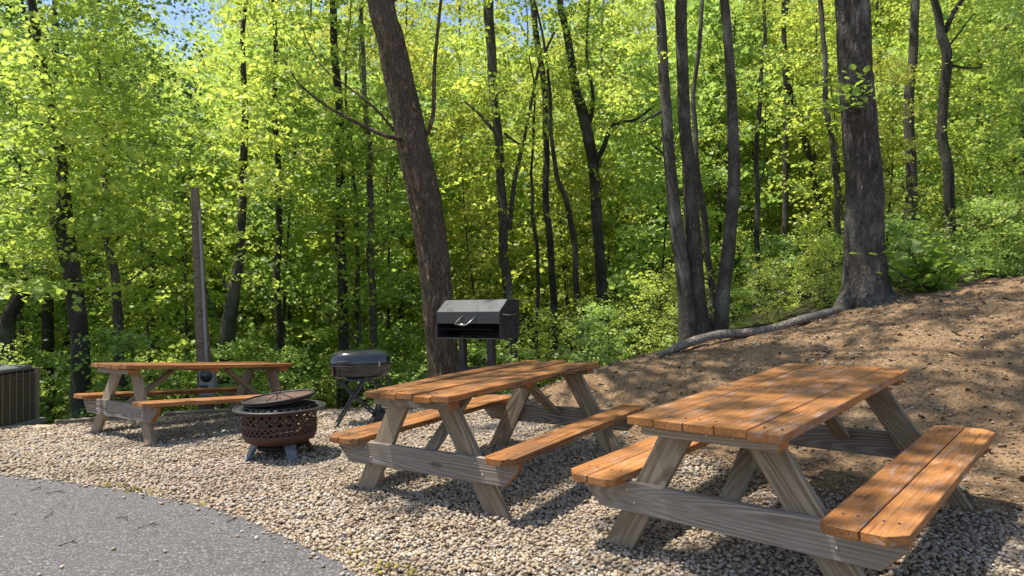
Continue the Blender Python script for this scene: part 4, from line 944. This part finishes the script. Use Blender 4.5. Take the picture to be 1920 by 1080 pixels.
trunk_tree([(699, 700), (699, 600), (697, 480), (693, 350), (690, 250), (682, 100)], 11, [14, 13, 13, 12, 10, 8], 'bark_pale', 'pale spotted stem rising above the right end of the charcoal grill', veil=[(690, 130, .6, -.3)], crown='tuft')
trunk_tree([(524, 700), (523, 560), (521, 420), (519, 290), (517, 150), (512, 0)], 11.5, [13, 12, 12, 11, 9, 8], 'bark_dark', 'straight dark stem above the right end of the far left table', veil=[(540, 230, .5, -.5), (505, 90, .8, -.4)], crown='tuft')
trunk_tree([(232, 720), (221, 620), (213, 520), (202, 430), (195, 300), (190, 180), (180, 60)], 9.6, [18, 17, 15, 14, 12, 10, 8], 'bark_pale', 'slim brown tree above the left end of the far left table', veil=[(225, 60, .6, -.6), (170, 240, .5, -.4), (185, 120, .8, -.3), (260, 300, .5, -.2)], crown='tuft', limbs=[((215, 560), [(240, 530), (290, 490)], .02, .006, 9.6), ((196, 390), [(150, 350), (60, 310)], .018, .005, 9.4)], cscale=.7)
trunk_tree([(154, 780), (152, 700), (148, 620), (136, 520), (122, 440), (120, 370), (105, 250)], 8.6, [36, 32, 30, 30, 32, 24, 18], 'bark_dark', 'thick nearly black trunk between the air conditioner and the far left table', veil=[(150, 60, .7, -.6), (90, 300, .55, -.4), (160, 330, .4, .3), (110, 190, .85, -.3), (60, 330, .5, -.2)], crown='canopy', cscale=.7, limbs=[((135, 480), [(110, 440), (95, 400)], .06, .04, 8.6)])
trunk_tree([(14, 620), (30, 570), (50, 540), (58, 490), (66, 450), (60, 380)], 10, [24, 22, 20, 20, 16, 12], 'bark_dark', 'crooked dark trunk at the far left edge above the air conditioner', veil=[(20, 200, .7, -.5), (80, 420, .35, -.3), (45, 330, .6, -.3)], limbs=[((55, 525), [(80, 505), (110, 500)], .03, .01, 10)])
trunk_tree([(422, 690), (427, 620), (436, 560), (447, 500), (452, 430), (456, 330), (460, 200)], 10.6, [30, 28, 24, 18, 16, 14, 12], 'bark_dark', 'dark ivy grown trunk just right of the utility pole', veil=[(455, 270, .75, -.4)], crown='tuft', cscale=.8, limbs=[((436, 560), [(415, 520), (400, 500)], .03, .012, 10.6)])
trunk_tree([(672, 690), (672, 560), (668, 430), (664, 300)], 11.8, [8, 8, 7, 6], 'bark_dark', 'thinnest stem between the two trees above the charcoal grill')

# wide thin crown of the leaning tree, high above the tables
lean = next(o for o in C.objects if o.get('label', '').startswith('big brown leaning')); o0 = Vector(lean.location)
for c in list(lean.children):
    if c.name.startswith('crown') and c.data == KIND['canopy'][1]: bpy.data.objects.remove(c)
cm_, cc_ = crown_mesh('crown_wide', 60, 110, 4.5, 1.6, .15, spr=.78)
cen = Vector((-.45, 5.5, 13.2)); c = bpy.data.objects.new('crown', cm_); C.objects.link(c); c.parent = lean; c.location = cen - o0; c.scale = (1, .78, 1)
bm = bmesh.new(); tp0 = Vector((-2.3, 9.0, 9.2)) - o0
for k in range(30): branch_bm(bm, tp0 + Vector((0, 0, random.uniform(-1, 3))), Vector(cc_[k]) + cen - o0, .05, .008, 8, .06, 6)
bm_obj('limbs', bm, M['bark_lean'], lean, smooth=True)

# ------------------------------------------------------------------ broad-leaved bush and spray by the oak: every leaf a part
def leaf_blade():
    bm = bmesh.new(); pr = [(-.5, 0), (-.42, .22), (-.15, .42), (.05, .30), (.18, .36), (.34, .16), (.55, 0)]
    mid = [bm.verts.new((x_, 0, -.04 * x_ * x_ * 4)) for x_, _ in pr]
    for sg in (-1, 1):
        ed_ = [mid[0]] + [bm.verts.new((x_, sg * y_, .07 - .25 * abs(x_) ** 2)) for x_, y_ in pr[1:-1]] + [mid[-1]]
        for i in range(len(pr) - 1):
            vs = [mid[i], mid[i + 1], ed_[i + 1], ed_[i]]; vs = [v for j, v in enumerate(vs) if v not in vs[:j]]
            bm.faces.new(vs)
    me_ = bpy.data.meshes.new('leaf'); bm.to_mesh(me_); bm.free(); me_.materials.append(M['leaf_big']); return me_
LB = leaf_blade()
def leafy(name, label, cat, base, tips, stem_r, per, spread, size, D0):
    e = empty(name, base, label, cat); o0 = Vector(base); bm = bmesh.new()
    for tp_ in tips:
        Q = branch_bm(bm, Vector((0, 0, 0)), Vector(tp_) - o0, stem_r, .003, 8, .08, 6)
        for j in range(per):
            q = Q[random.randint(3, 8)] + Vector([random.gauss(0, spread) for _ in range(3)]) * .9
            o = bpy.data.objects.new('leaf', LB); C.objects.link(o); o.parent = e; s = size * random.uniform(.6, 1.25)
            o.location = q; o.rotation_euler = (random.gauss(0, .5), random.gauss(.25, .45), random.uniform(0, 6.28)); o.scale = (s, s, s)
    bm_obj('stem', bm, M['bark_pale'], e, smooth=True); return e
tips = [at(x_, y_, random.uniform(7.9, 8.8)) for x_, y_ in ((1640, 480), (1665, 500), (1690, 455), (1720, 440), (1700, 500), (1740, 470), (1770, 450), (1760, 500), (1800, 470), (1815, 500), (1730, 510), (1790, 520), (1680, 520), (1840, 510), (1710, 470), (1755, 480))]
leafy('maple_bush', 'bush with broad bright green leaves right of the oak base on the bank', 'bush', (at(1735, 545, 8.35).x, 8.35, Hf(at(1735, 545, 8.35).x, 8.35)), tips, .014, 17, .13, .15, 8)
tips = [at(x_, y_, random.uniform(7.5, 7.9)) for x_, y_ in ((1500, 210), (1520, 185), (1540, 175), (1560, 165), (1590, 150), (1610, 145), (1630, 152), (1625, 135), (1600, 130), (1575, 155))]
leafy('leafy_branch', 'thin spray of yellow green leaves hanging in front of the oak trunk', 'branch', at(1612, 215, 8.02), tips, .008, 7, .07, .10, 8)
tips = [at(x_, y_, random.uniform(5.6, 6.6)) for x_, y_ in ((440, -40), (500, -20), (350, -20), (410, 60), (470, 100), (545, 60), (600, 120), (560, 180), (520, 10))]
